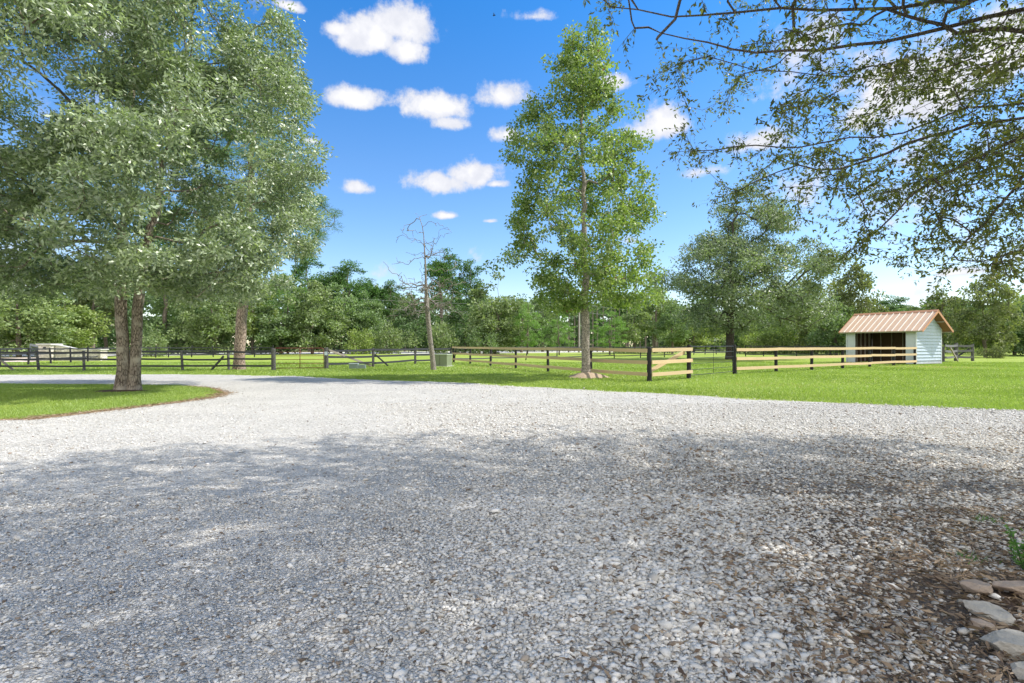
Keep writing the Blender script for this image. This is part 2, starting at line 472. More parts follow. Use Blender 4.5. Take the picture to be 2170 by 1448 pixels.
def make_masonry():
    m, t = newmat('pale_stone_masonry'); tc = t.n('ShaderNodeTexCoord')
    mp = t.n('ShaderNodeMapping', {'Vector': tc.outputs['Object'], 'Scale': (2.2, 2.2, 4.2)})
    v = t.n('ShaderNodeTexVoronoi', {'Vector': mp.outputs[0], 'Scale': 1.5}); e = t.n('ShaderNodeTexVoronoi', {'Vector': mp.outputs[0], 'Scale': 1.5}, feature='DISTANCE_TO_EDGE')
    g = t.n('ShaderNodeSeparateColor', {0: v.outputs['Color']})
    c = t.mix(g.outputs[0], (.44, .40, .34), (.72, .68, .61))
    c = t.mix(t.smooth(e.outputs['Distance'], 0, .08), (.34, .31, .27), c)
    finish(t, pbsdf(t, c, .9, 0, .2, bump(t, t.smooth(e.outputs['Distance'], 0, .15), .6, .03)))
    return m


M['lawn'] = make_grass_sheet(); M['gravel'] = make_gravel_sheet(); M['stones'] = make_stone_mat(); M['masonry'] = make_masonry()
M['rock_grey'] = make_rock_mat('grey_edging_rock', (.30, .28, .24), (.56, .53, .47))
M['rock_tan'] = make_rock_mat('tan_edging_rock', (.30, .22, .17), (.50, .42, .34))
M['road'] = plain('pale_road', (.62, .60, .56), .9, 0, .08, .3)
M['tan_drive'] = plain('tan_drive', (.55, .46, .38), .9, 0, .12, .5)
M['mulch'] = plain('pale_mulch', (.36, .28, .20), .95, 0, .55, 22., .1, 1., .03)
M['soil'] = plain('dark_soil', (.10, .07, .05), .95, 0, .5, 20., .1, .9, .03)
M['straw'] = plain('dry_pine_straw', (.34, .24, .15), .95, 0, .45, 14., .1, .8, .02)
M['blade'] = leafmat('grass_blade', (.16, .24, .016), (.35, .46, .12), .4, .04, .5, dry=(.42, .36, .16))


# ------------------------------------------------------------------ vegetation generators
def sfield(p, seed, freq):
    """cheap smooth 3d noise in about [-1,1]"""
    r = np.random.default_rng(seed); out = np.zeros(len(p))
    for i in range(6):
        k = r.normal(size=3); k *= freq * (1 + .5 * i / 3) / np.linalg.norm(k)
        out += np.sin(p @ k + r.uniform(0, 6.28))
    return out / 3.0


def unit(v):
    return v / np.maximum(np.linalg.norm(v, axis=-1, keepdims=True), 1e-9)


def leaves_mesh(name, pos, axis, L, W, mat, parent, tint=None, local=False, fold=.25, normal=None, r=rng):
    n = len(pos); axis = unit(axis)
    rv = r.normal(size=(n, 3)) if normal is None else normal + r.normal(size=(n, 3)) * .45
    side = unit(np.cross(axis, rv)); nm = np.cross(side, axis)
    L = np.broadcast_to(np.asarray(L, float), n)[:, None]; W = np.broadcast_to(np.asarray(W, float), n)[:, None]
    V = np.empty((n, 4, 3))
    V[:, 0] = pos
    V[:, 1] = pos + axis * L * .45 + side * W * .5 + nm * W * fold
    V[:, 2] = pos + axis * L
    V[:, 3] = pos + axis * L * .45 - side * W * .5 + nm * W * fold
    if tint is None: tint = r.random(n)
    return mesh_np(name, V.reshape(-1, 3), np.arange(n * 4).reshape(n, 4), 4, mat, parent, tint, local=local)


def grow(trunks, targets, bf=.35, seg=.45, wob=.06, r=rng, sag=0.0):
    """skeleton that joins every target to the trunk nodes; returns pos, parent, count"""
    N0 = sum(len(t) for t in trunks); cap = N0 + int(len(targets) * 14) + 10
    pos = np.zeros((cap, 3)); par = np.full(cap, -1); pl = np.zeros(cap); dirs = np.zeros((cap, 3)); can = np.zeros(cap, bool)
    k = 0
    for tr in trunks:
        for i, p in enumerate(tr):
            pos[k] = p[:3]; par[k] = k - 1 if i else -1; pl[k] = pl[k - 1] + .35 * np.linalg.norm(pos[k] - pos[k - 1]) if i else 0
            dirs[k] = unit(pos[k] - pos[k - 1]) if i else (0, 0, 1)
            can[k] = len(p) < 4 or bool(p[3]); k += 1
    nt = k; targets = np.asarray(targets, float)
    dt = np.min(np.linalg.norm(targets[:, None, :] - pos[None, :nt][:, can[:nt]], axis=2), axis=1)
    ends = []
    for ti in np.argsort(dt):
        t = targets[ti]; v = t - pos[:k]; d = np.linalg.norm(v, axis=1)
        cost = d + bf * pl[:k] + np.where(can[:k], 0, 1e6) + .25 * np.maximum(0, pos[:k, 2] - t[2])
        j = int(np.argmin(cost)); dd = d[j]
        n = max(1, min(12, int(math.ceil(dd / seg))))
        if k + n >= cap: break
        p0 = pos[j].copy(); ctrl = p0 + dirs[j] * dd * .35 + (t - p0) * .15 + np.array((0, 0, .06 * dd)); last = j
        for q in range(1, n + 1):
            u = q / n; pt = (1 - u) ** 2 * p0 + 2 * u * (1 - u) * ctrl + u * u * t
            if q < n: pt = pt + r.normal(size=3) * wob * min(dd, 1.5)
            pos[k] = pt; par[k] = last; can[k] = True
            step = pos[k] - pos[last]; ln = np.linalg.norm(step) + 1e-9
            dirs[k] = step / ln; pl[k] = pl[last] + ln; last = k; k += 1
        ends.append((last, ti))
    cnt = np.zeros(k); kids = [[] for _ in range(k)]
    for i in range(k - 1, -1, -1):
        if cnt[i] == 0: cnt[i] = 1
        if par[i] >= 0: cnt[par[i]] += cnt[i]; kids[par[i]].append(i)
    return pos[:k], par[:k], cnt, kids, ends, nt


def chains(par, cnt, kids):
    heads = [i for i in range(len(par)) if par[i] < 0]; out = []
    stack = [(h, None) for h in heads]
    while stack:
        h, pr = stack.pop(); ch = [pr] if pr is not None else []; i = h
        while True:
            ch.append(i)
            if not kids[i]: break
            ks = sorted(kids[i], key=lambda q: -cnt[q])
            for o in ks[1:]: stack.append((o, i))
            i = ks[0]
        out.append(ch)
    return out


def tubes_np(chs, pos, rad, name, mat, parent, local=False, kmax=10):
    VV = []; FF = []; b = 0
    for ch in chs:
        if len(ch) < 2: continue
        P_ = pos[ch]; R_ = rad[ch].copy()
        if ch[0] != ch[1] and R_[0] > R_[1] * 1.6: R_[0] = R_[1] * 1.25
        k = 3 if R_.max() < .012 else 4 if R_.max() < .03 else 6 if R_.max() < .08 else kmax
        n = len(ch); d = np.gradient(P_, axis=0); d = unit(d)
        ref = np.array((1., 0, 0)) if abs(d[0][0]) < .8 else np.array((0, 1., 0)); A = []
        for i in range(n):
            s_ = ref - d[i] * (ref @ d[i]); s_ /= np.linalg.norm(s_) + 1e-9; ref = s_; A.append(s_)
        A = np.array(A); B = np.cross(d, A); an = np.arange(k) * 2 * np.pi / k
        ring = P_[:, None] + (A[:, None] * np.cos(an)[None, :, None] + B[:, None] * np.sin(an)[None, :, None]) * R_[:, None, None]
        VV.append(ring.reshape(-1, 3))
        ii = (np.arange(n - 1)[:, None] * k + np.arange(k)[None]).ravel(); jj = (np.arange(n - 1)[:, None] * k + (np.arange(k) + 1)[None] % k).ravel()
        FF.append(np.stack([ii, jj, jj + k, ii + k], 1) + b); b += n * k
    if not VV: return None
    return mesh_np(name, np.concatenate(VV), np.concatenate(FF), 4, mat, parent, smooth=True, local=local)


def envelope(n, c, prof, r, inner=.25, noise=.18, seed=1, sx=1.0, sy=1.0, reject=None, gap=-.55, gf=.9, clump=True):
    """points inside a surface of revolution with radius profile prof [(z,r)...]; c = axis (x,y) or function of z"""
    zs = np.array([p[0] for p in prof]); rs = np.array([p[1] for p in prof]); out = []
    tot = 0; w = rs / rs.max()
    while tot < n:
        z = r.uniform(zs.min(), zs.max(), 4 * n); R = np.interp(z, zs, rs)
        keep = r.random(4 * n) < (R / rs.max()) ** 1.3 + .03; z = z[keep]; R = R[keep]
        a = r.uniform(0, 2 * np.pi, len(z))
        u = (inner ** 2 + (1 - inner ** 2) * r.random(len(z))) ** .5
        base = np.stack([np.cos(a) * 2, np.sin(a) * 2, z * .5], 1)
        R = R * (1 + noise * sfield(base, seed, 1.6))
        p = np.stack([c[0] + np.cos(a) * u * R * sx, c[1] + np.sin(a) * u * R * sy, z], 1)
        if clump: p = p[sfield(p, seed + 5, gf) > gap]
        if reject is not None: p = p[reject(p)]
        out.append(p); tot += len(p)
    return np.concatenate(out)[:n]


def make_tree(root, trunks, targets, rbase, rtip, leafm, barkm, per, clr, L, W, bf=.35, seg=.5, wob=.05, flat=.6, droop=.2,
              local=False, r=rng, ratio=2.0, foliage='foliage', leafnormal=None, flare=0, along=0, pn=.5, keep_bare=None, kmax=10):
    pos, par, cnt, kids, ends, nt = grow(trunks, targets, bf, seg, wob, r)
    N = cnt.max(); e = math.log(rbase / rtip) / math.log(max(N, 2)); rad = rtip * cnt ** e
    # trunk taper follows the height as well as the branch count
    zt = pos[:nt, 2]; z0 = zt.min()
    rad[:nt] *= 1 - .5 * np.clip((zt - z0 - 2.5) / (zt.max() - z0), 0, 1) if nt < len(pos) * .5 else 1
    if flare:
        rad[:nt] *= 1 + flare * np.exp(-(zt - z0) / .28)
    chs = chains(par, cnt, kids)
    tr = [c for c in chs if par[c[0]] < 0]; br = [c for c in chs if par[c[0]] >= 0]
    tubes_np(tr, pos, rad, 'trunk', barkm, root, local, kmax)
    if br: tubes_np(br, pos, rad, 'branches', barkm, root, local)
    if per:
        idx = np.array([a for a, b in ends]); c = pos[idx]
        if keep_bare is not None:
            kp = keep_bare(c); idx = idx[kp]; c = c[kp]
        n = len(c) * per; cc = np.repeat(c, per, 0)
        off = r.normal(size=(n, 3)); off = unit(off) * (r.random((n, 1)) ** pn) * clr * np.repeat(r.uniform(.6, 1.3, len(c)), per)[:, None]; off[:, 2] *= flat
        p = cc + off
        axis = unit(off) * .8 + r.normal(size=(n, 3)) * .7; axis[:, 2] -= droop
        tb = np.repeat(r.random(len(c)), per); tint = np.clip(.35 * tb + .65 * r.random(n), 0, 1)
        Ls = L * r.uniform(.65, 1.25, n)
        leaves_mesh(foliage, p, axis, Ls, Ls * (W / L), leafm, root, tint, local, normal=leafnormal, r=r)
    return pos, par, rad, ends


def line(a, b, n, wob=0.0, can=0.0, r=rng):
    """trunk polyline; nodes below fraction can carry no branches"""
    a = np.array(a, float); b = np.array(b, float); out = []
    for i in range(n + 1):
        u = i / n; p = a + (b - a) * u
        if 0 < i < n: p = p + np.array((*r.normal(size=2), 0)) * wob
        out.append((*p, 1 if u >= can else 0))
    return out


# ------------------------------------------------------------------ ground, drive, road
def ragged(pts, amp, step=.35, seed=0):
    r = np.random.default_rng(seed); out = []
    for i in range(len(pts)):
        a = pts[i]; b = pts[(i + 1) % len(pts)]; L = (b - a).length; n = max(1, min(400, int(L / step)))
        nn = Vector((-(b - a).y, (b - a).x, 0)).normalized() if L > 1e-6 else Vector((0, 0, 0))
        for k in range(n):
            out.append(a.lerp(b, k / n) + nn * float(r.normal() * amp * (1 if k else .3)))
    return out


def sheet(name, pts, z, mat, kind='structure'):
    from mathutils.geometry import tessellate_polygon
    me = bpy.data.meshes.new(name); vs = [(p.x, p.y, z) for p in pts]
    tris = tessellate_polygon([[Vector(v) for v in vs]])
    fs = []
    for t3 in tris:
        a, b, c = [Vector(vs[i]) for i in t3]
        fs.append(t3 if (b - a).cross(c - a).z > 0 else t3[::-1])
    me.from_pydata(vs, [], fs); me.update(); me.materials.append(mat)
    o = bpy.data.objects.new(name, me); C.objects.link(o)
    if kind: o['kind'] = kind
    return o


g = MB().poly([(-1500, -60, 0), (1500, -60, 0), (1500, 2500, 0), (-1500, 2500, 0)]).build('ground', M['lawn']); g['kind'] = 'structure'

FAR_EDGE = [(-150, 794), (0, 795), (250, 794), (420, 794), (540, 796), (640, 798), (720, 803), (800, 806), (900, 809), (1000, 813), (1085, 819), (1180, 824),
            (1300, 830), (1400, 835), (1500, 841), (1620, 848), (1750, 854), (1900, 861), (2030, 866), (2170, 872), (2400, 882)]
far = [G(*p) for p in FAR_EDGE]
grav_pts = ragged(far, .10, .3, 3)[:-60]
outline = ragged(far[:-1], .07, .25, 3)
outline = [p for p in outline if p.y > 9]
gp = []
r_ = np.random.default_rng(3)
for i in range(len(far) - 1):
    a, b = far[i], far[i + 1]; n = max(2, int((b - a).length / .25))
    for k in range(n):
        p = a.lerp(b, k / n); gp.append(p + Vector((0, float(r_.normal() * .10 + .12 * math.sin(p.x * 1.7)), 0)))
gp += [far[-1], Vector((30, 6, 0)), Vector((30, -12, 0)), Vector((-40, -12, 0)), Vector((-40, far[0].y, 0))]
sheet('gravel_drive', gp, .004, M['gravel'])

ISL = [(-60, 816), (60, 815), (200, 816), (300, 817), (380, 819), (440, 824), (475, 834), (455, 842), (400, 850), (320, 860), (230, 870), (140, 880), (60, 889), (-60, 903)]
isl = [G(*p) for p in ISL]
isl[0] = Vector((-24, isl[0].y, 0)); isl[-1] = Vector((-20, 8.6, 0))
ip = []
for i in range(len(isl)):
    a, b = isl[i], isl[(i + 1) % len(isl)]; n = max(2, int((b - a).length / .2))
    for k in range(n):
        p = a.lerp(b, k / n); ip.append(p + Vector((float(r_.normal() * .035), float(r_.normal() * .05), 0)))
cen = sum(isl, Vector()) / len(isl)
sheet('island_edge_straw', [p + (p - Vector((-14, 13.5, 0))).normalized() * (.16 + .07 * math.sin(p.x * 3.1)) for p in ip], .010, M['straw'])
sheet('grass_island', ip, .016, M['lawn'])

sheet('road', [G(-300, 760), G(0, 757), G(300, 754.5), G(560, 752.2), G(900, 750), G(1100, 748.3), G(1300, 746), G(1560, 743), G(1560, 740.4), G(1300, 742.6), G(1100, 744.2), G(900, 745.4), G(560, 747.8), G(300, 750), G(0, 752), G(-300, 754)], .006, M['road'])
sheet('gateway_drive', [G(-200, 772), G(70, 767), G(96, 763), G(92, 758), G(-200, 758)], .010, M['tan_drive'])

# ------------------------------------------------------------------ gravel stones (countless): one stuff object
ICO_V = []
ph = (1 + 5 ** .5) / 2
for a, b in ((-1, ph), (1, ph), (-1, -ph), (1, -ph)):
    ICO_V.append((a, b, 0))
for a, b in ((-1, ph), (1, ph), (-1, -ph), (1, -ph)):
    ICO_V.append((0, a, b))
for a, b in ((ph, -1), (ph, 1), (-ph, -1), (-ph, 1)):
    ICO_V.append((a, 0, b))
ICO_V = unit(np.array(ICO_V))
ICO_F = np.array([(0, 11, 5), (0, 5, 1), (0, 1, 7), (0, 7, 10), (0, 10, 11), (1, 5, 9), (5, 11, 4), (11, 10, 2), (10, 7, 6), (7, 1, 8),
                  (3, 9, 4), (3, 4, 2), (3, 2, 6), (3, 6, 8), (3, 8, 9), (4, 9, 5), (2, 4, 11), (6, 2, 10), (8, 6, 7), (9, 8, 1)])


def edge_y(x):
    xs = np.array([p.x for p in far]); ys = np.array([p.y for p in far])
    return np.interp(x, xs, ys)


def in_island(x, y):
    poly = np.array([(p.x, p.y) for p in isl]); inside = np.zeros(len(x), bool); n = len(poly)
    for i in range(n):
        x1, y1 = poly[i]; x2, y2 = poly[(i + 1) % n]
        c = ((y1 > y) != (y2 > y)) & (x < (x2 - x1) * (y - y1) / (y2 - y1 + 1e-12) + x1); inside ^= c
    return inside


def scatter(n, d0, d1, power=1.0, r=rng, margin=1.0):
    """points on the ground in front of the camera, D between d0 and d1"""
    u = r.random(n) ** power; D = d0 + (d1 - d0) * u
    X = r.uniform(-1, 1, n) * (D * 1.0 + margin)
    return X, D


def make_stones():
    r = np.random.default_rng(11)
    def batch(n, d0, d1, power, size_lo, size_hi):
        size_lo *= .92; size_hi *= .78
        X, D = scatter(n, d0, d1, power, r)
        coarse = np.clip((X + .25 * D + .6 + .5 * sfield(np.stack([X, D, D * 0], 1), 21, 1.1)) / 2.6, 0, 1)       # coarser to the right
        s = (size_lo + (size_hi - size_lo) * coarse) * np.exp(r.normal(size=n) * .38)
        ok = (r.random(n) < .26 + .74 * coarse) & (D < edge_y(X) + .25) & ~in_island(X, D)
        hum = ((X - .30 * D) > .75 + .25 * r.normal(size=n)) & (D < 5.5)
        ok &= ~(hum & (r.random(n) < .70))
        bed = X > 2.15 + .25 * (D - 2.4)
        ok &= ~(bed & (D < 3.3) & (r.random(n) < .8))
        return X[ok], D[ok], s[ok]
    parts = [batch(205000, 1.3, 5.0, .78, .0065, .0125), batch(150000, 4.6, 13.0, 1.35, .0075, .0125), batch(46000, 9, 20, .8, .009, .013)]
    X = np.concatenate([p[0] for p in parts]); D = np.concatenate([p[1] for p in parts]); s = np.concatenate([p[2] for p in parts])
    n = len(X)
    V = ICO_V[None] * (1 + r.uniform(-.32, .32, (n, 12, 1)))
    sc3 = np.stack([s * r.uniform(.9, 1.5, n), s * r.uniform(.75, 1.05, n), s * r.uniform(.34, .62, n)], 1)
    V = V * sc3[:, None]
    a = r.uniform(0, 6.28, n); tl = r.normal(size=n) * .35
    ct, st = np.cos(tl)[:, None], np.sin(tl)[:, None]
    y = V[..., 1] * ct - V[..., 2] * st; z = V[..., 1] * st + V[..., 2] * ct; x = V[..., 0]
    ca, sa = np.cos(a)[:, None], np.sin(a)[:, None]
    V = np.stack([x * ca - y * sa + X[:, None], x * sa + y * ca + D[:, None], z + (s * r.uniform(.1, .75, n))[:, None] + .004], 2)
    Fc = (ICO_F[None] + (np.arange(n) * 12)[:, None, None]).reshape(-1, 3)
    o = mesh_np('loose_gravel', V.reshape(-1, 3), Fc, 3, M['stones'], None, np.repeat(r.random(n), 20))
    tag(o, 'crushed pale limestone gravel covering the drive', 'gravel', None, 'stuff')


make_stones()


def make_litter():
    r = np.random.default_rng(12)
    n = 62000
    X, D = scatter(n, 1.4, 9, .9, r)
    dens = np.clip((X - .15 * D + .30) / 1.5, 0, 1) ** 1.2 + .014
    dens *= np.clip(1.2 - D / 9, .15, 1)
    dens *= .6 + .5 * sfield(np.stack([X, D, D * 0], 1), 77, 2.2)
    bed = (X > 2.2 + .25 * (D - 2.4)) & (D < 3.6)
    ok = (r.random(n) < np.where(bed, 1.0, dens)) & (D < edge_y(X))
    X, D = X[ok], D[ok]; n = len(X)
    a = r.uniform(0, 6.28, n); ax = np.stack([np.cos(a), np.sin(a), r.normal(size=n) * .22], 1)
    L = r.uniform(.02, .07, n); nm = np.tile(np.array((0, 0, 1.)), (n, 1))
    o = leaves_mesh('leaf_litter', np.stack([X, D, r.uniform(.016, .040, n)], 1), ax, L, L * r.uniform(.18, .38, n), M['litter'], None, r.random(n), fold=.35, normal=nm, r=r)
    tag(o, 'fallen brown leaves and twigs scattered over the gravel', 'leaf litter', None, 'stuff')
    # chips and straw thick on the bed and around it
    n = 16000; X = r.uniform(.6, 4.6, n); D = r.uniform(1.5, 4.6, n); k_ = np.clip((X - .42 * D + .1) / 1.0, 0, 1) ** 1.3; ok = r.random(n) < k_ * (.45 + .4 * sfield(np.stack([X, D, D * 0], 1), 71, 3.)); X, D = X[ok], D[ok]; n = len(X)
    a = r.uniform(0, 6.28, n); L = r.uniform(.03, .10, n)
    o = leaves_mesh('wood_chips', np.stack([X, D, r.uniform(.014, .040, n)], 1), np.stack([np.cos(a), np.sin(a), r.normal(size=n) * .18], 1), L, L * r.uniform(.05, .22, n), M['litter'], None, np.clip(r.random(n) * .8 + .15, 0, .95), fold=.3, normal=np.tile(np.array((0, 0, 1.)), (n, 1)), r=r)
    tag(o, 'pale brown chips and straw thick around the edging rocks', 'wood chips', None, 'stuff')
    # pine straw and dead bits along the island rim
    n = 5000; k = r.integers(4, 13, n); u = r.random(n); q = np.array([(p.x, p.y) for p in isl] + [(isl[0].x, isl[0].y)])
    p = q[k] * (1 - u[:, None]) + q[np.minimum(k + 1, 13)] * u[:, None]
    p = p + r.normal(size=(n, 2)) * .16
    a = r.uniform(0, 6.28, n)
    o = leaves_mesh('pine_straw', np.stack([p[:, 0], p[:, 1], r.uniform(.012, .03, n)], 1), np.stack([np.cos(a), np.sin(a), .1 + a * 0], 1), r.uniform(.04, .12, n), .012, M['litter'], None, r.random(n) * .7 + .3, r=r)
    tag(o, 'brown pine straw along the rim of the grass island', 'pine straw', None, 'stuff')


make_litter()


def make_blades():
    r = np.random.default_rng(13)
    # island
    n = 190000; X = r.uniform(-19, -7.2, n); D = r.uniform(9.0, 20, n) ; ok = in_island(X, D) & (X > -1.08 * D - 1)
    X1, D1 = X[ok], D[ok]
    # lawn beyond the drive, thinning with distance
    n = 330000; D = 10.5 + 34 * r.random(n) ** 1.6; X = r.uniform(-1.02, 1.02, n) * D; ok = D > edge_y(X) + .02 + .14 * np.abs(r.normal(size=n))
    X2, D2 = X[ok], D[ok]
    X = np.concatenate([X1, X2]); D = np.concatenate([D1, D2]); n = len(X)
    h = r.uniform(.035, .075, n) * (1 + .3 * sfield(np.stack([X, D, D * 0], 1), 5, 1.2)); w = .006 + .0009 * np.maximum(0, D - 10)
    a = r.uniform(0, 6.28, n); side = np.stack([np.cos(a), np.sin(a), a * 0], 1) * w[:, None]
    lean = r.normal(size=(n, 3)) * .5; lean[:, 2] = 1; lean = unit(lean)
    base = np.stack([X, D, np.full(n, .002)], 1)
    V = np.stack([base - side, base + side, base + lean * h[:, None]], 1)
    t = np.clip(.5 * (sfield(base, 8, .6) * .5 + .5) + .5 * r.random(n), 0, 1)
    o = mesh_np('grass_blades', V.reshape(-1, 3), np.arange(n * 3).reshape(n, 3), 3, M['blade'], None, t)
    tag(o, 'short bright green lawn grass', 'grass', None, 'stuff')


make_blades()


# ------------------------------------------------------------------ fences
def post(root, base, h, rad, mat, lean=(0, 0), name='post', k=9):
    b = Vector(base); top = b + Vector((lean[0], lean[1], h)); m = MB()
    pts = [b + Vector((0, 0, -.05)), b.lerp(top, .3), b.lerp(top, .7), top - Vector((0, 0, .03)), top]
    m.tube(pts, [rad * 1.06, rad * 1.0, rad * .97, rad * .95, rad * .78], k)
    return m.build(name, mat, root, smooth=False)


def rail(root, a, b, h, mat, w=.035, sag=0.0, name='rail', jig=.03, n=4):
    a = Vector(a); b = Vector(b); pts = []
    for i in range(n + 1):
        u = i / n; p = a.lerp(b, u); p.z -= sag * 4 * u * (1 - u)
        if 0 < i < n: p.z += random.uniform(-.3, .3) * sag
        pts.append(p)
    return MB().bar(pts, w, h, jig=jig).build(name, mat, root)


def fence(name, label, pts, hp, rads, zrails, hr, mp, mr, lean=.03, sag=.015, front=.07, wr=.035, jz=.02, group=None, skip=()):
    root = empty(name, pts[0]); tag(root, label, 'fence', group)
    tops = []
    for i, p in enumerate(pts):
        ln = (random.gauss(0, lean), random.gauss(0, lean * .5)); rr = rads[i] if isinstance(rads, (list, tuple)) else rads
        hh = hp[i] if isinstance(hp, (list, tuple)) else hp
        post(root, p, hh * random.uniform(.985, 1.015), rr, mp, ln)
    for i in range(len(pts) - 1):
        a, b = pts[i], pts[i + 1]
        nrm = Vector(((b - a).y, -(b - a).x, 0)).normalized()
        if nrm.y > 0: nrm = -nrm
        for z in zrails:
            ja, jb = random.gauss(0, jz), random.gauss(0, jz)
            rail(root, a + nrm * front + Vector((0, 0, z + ja)), b + nrm * front + Vector((0, 0, z + jb)), hr, mr, wr, sag * random.uniform(.2, 1.6))
    return root


def spaced(a, b, n):
    return [a.lerp(b, i / n) for i in range(n + 1)]


# new pine paddock fence, long side
cornerF = Vector((-5.0, 44.3, 0)); cornerN = Vector((5.48, 20.7, 0)); gateL = Vector((7.70, 22.6, 0)); gateR = Vector((11.2, 26.1, 0)); shedC = Vector((30.2, 38.9, 0))
ZR = (1.25, .765, .275)
fence('board_fence', 'long new yellow pine board fence running from the green cabinet to the near corner post', spaced(cornerF, cornerN, 6), [1.34] * 6 + [1.36], [.075] * 6 + [.095], ZR, .145, M['black_post'], M['pine_board'], lean=.015, sag=.007, front=.10, jz=.012)
cf = empty('board_fence', cornerN); tag(cf, 'short new pine fence panel with a diagonal board, left of the black gate', 'fence')
post(cf, gateL, 1.47, .095, M['black_post'], (.01, 0))
n2 = Vector(((gateL - cornerN).y, -(gateL - cornerN).x, 0)).normalized()
for z in ZR: rail(cf, cornerN + n2 * .10 + Vector((.02, 0, z + .01)), gateL + n2 * .10 + Vector((0.1, 0.1, z + .03)), .145, M['pine_board'], .035, .003)
rail(cf, cornerN.lerp(gateL, .08) - n2 * .12 + Vector((0, 0, .42)), cornerN.lerp(gateL, .95) - n2 * .12 + Vector((0, 0, 1.16)), .15, M['pine_board'], .035, 0, 'brace')
fence('board_fence', 'new yellow pine board fence running from the black gate to the shed', spaced(gateR, shedC, 6), [1.50] + [1.33] * 6, [.10] + [.085] * 6, ZR, .15, M['black_post'], M['pine_board'], lean=.03, sag=.007, front=.11, jz=.012)

# black tube gate
gr = empty('black_gate', gateL); tag(gr, 'black tube farm gate with thin rails between the two new pine fences', 'gate')
gd = (gateR - gateL).normalized(); ga, gb = gateL + gd * .16, gateR - gd * .16
fr = MB()
for z in (1.40, .14): fr.tube([ga + Vector((0, 0, z)), gb + Vector((0, 0, z))], .022 if z > 1 else .014, 7)
for q in (ga, gb): fr.tube([q + Vector((0, 0, .14)), q + Vector((0, 0, 1.40))], .022, 7)
fr.build('gate_frame', M['black_tube'], gr)
for z, rr in ((1.14, .020), (.88, .014), (.64, .011), (.38, .011)):
    MB().tube([ga + Vector((0, 0, z)), gb + Vector((0, 0, z))], rr, 7).build('gate_bar', M['black_tube'], gr)
mid = ga.lerp(gb, .5); MB().tube([mid + Vector((0, 0, .14)), mid + Vector((0, 0, 1.40))], .010, 6).build('gate_stile', M['black_tube'], gr)

# near black fence on the left
DL = 29.6
xs = [-170, -92, -14, 77, 172, 268, 380, 478, 573]
lp = [Vector(((x - CX) / F * DL, DL + .05 * i, 0)) for i, x in enumerate(xs)]
lf = fence('rail_fence', 'weathered black rail fence at the left, behind the big oak', lp, [1.16] * 8 + [1.26], [.07] * 8 + [.125], (1.06, .66, .27), .105, M['grey_post'], M['black_rail'], lean=.08, sag=.025, front=.09, jz=.02)
for a, b in (((30, 786.5), (-6, 758)), ((447, 784.5), (474, 755))):
    p0 = G(a[0], 786); p0.y = DL + .2; p0.x = (a[0] - CX) / F * p0.y; p1 = P(b[0], b[1], DL + .02)
    rail(lf, p0, p1, .10, M['brace_wood'] if a[0] < 100 else M['black_rail'], .06, 0, 'brace')
# rusty red tube gate
g0, g1 = Vector((-14.0, 30.15, 0)), Vector((-11.42, 31.6, 0))
g0 = Vector(((580 - CX) / F * 30.6, 30.6, 0)); g1 = Vector(((686 - CX) / F * 31.3, 31.3, 0))
rg = empty('tube_gate', g0); tag(rg, 'rusty red tube farm gate with rounded top corners in the black fence', 'gate')
fr = MB(); H0, H1 = .10, 1.28
u = (g1 - g0); L = u.length; u.normalize()
def gp_(s, z): return g0 + u * s + Vector((0, 0, z))
fr.tube([gp_(0, H0), gp_(0, H1 - .12), gp_(.04, H1 - .03), gp_(.14, H1), gp_(L - .14, H1), gp_(L - .04, H1 - .03), gp_(L, H1 - .12), gp_(L, H0), gp_(0, H0)], .024, 7)
fr.build('gate_frame', M['red_tube'], rg, smooth=True)
for z in (1.04, .82, .60, .36): MB().tube([gp_(0, z), gp_(L, z)], .017, 7).build('gate_bar', M['red_tube'], rg, smooth=True)
MB().tube([gp_(L * .52, H0), gp_(L * .52, H1)], .022, 7).build('gate_stile', M['red_tube'], rg, smooth=True)

# black fence right of the red gate, receding to the paddock corner
pr = [Vector((-11.40, 31.9, 0)), Vector((-9.6, 35.0, 0)), Vector((-7.45, 39.6, 0)), cornerF + Vector((-.25, .1, 0))]
pr[1] = Vector(((791 - CX) / F * 35.0, 35.0, 0)); pr[2] = Vector(((880 - CX) / F * 39.6, 39.6, 0))
rf = fence('rail_fence', 'weathered black rail fence from the rusty gate past the dead tree', pr, [1.30, 1.28, 1.27, 1.25], [.13, .085, .085, .075], (1.16, .72, .30), .13, M['grey_post'], M['black_rail'], lean=.02, sag=.02, front=.09)
rail(rf, pr[0] + Vector((.15, 0, 1.15)), pr[1] + Vector((-.1, -.1, .08)), .12, M['brace_wood'], .07, 0, 'brace')
rail(rf, pr[1] + Vector((.1, 0, .85)), pr[1] + Vector((.95, .2, .06)), .10, M['black_rail'], .06, 0, 'brace')
sg = MB().box(pr[0] + Vector((.02, -.17, .95)), (.17, .02, .22)).build('small_sign', M['white_sign'], None)
tag(sg, 'small pale blue notice on the post right of the rusty gate', 'sign')

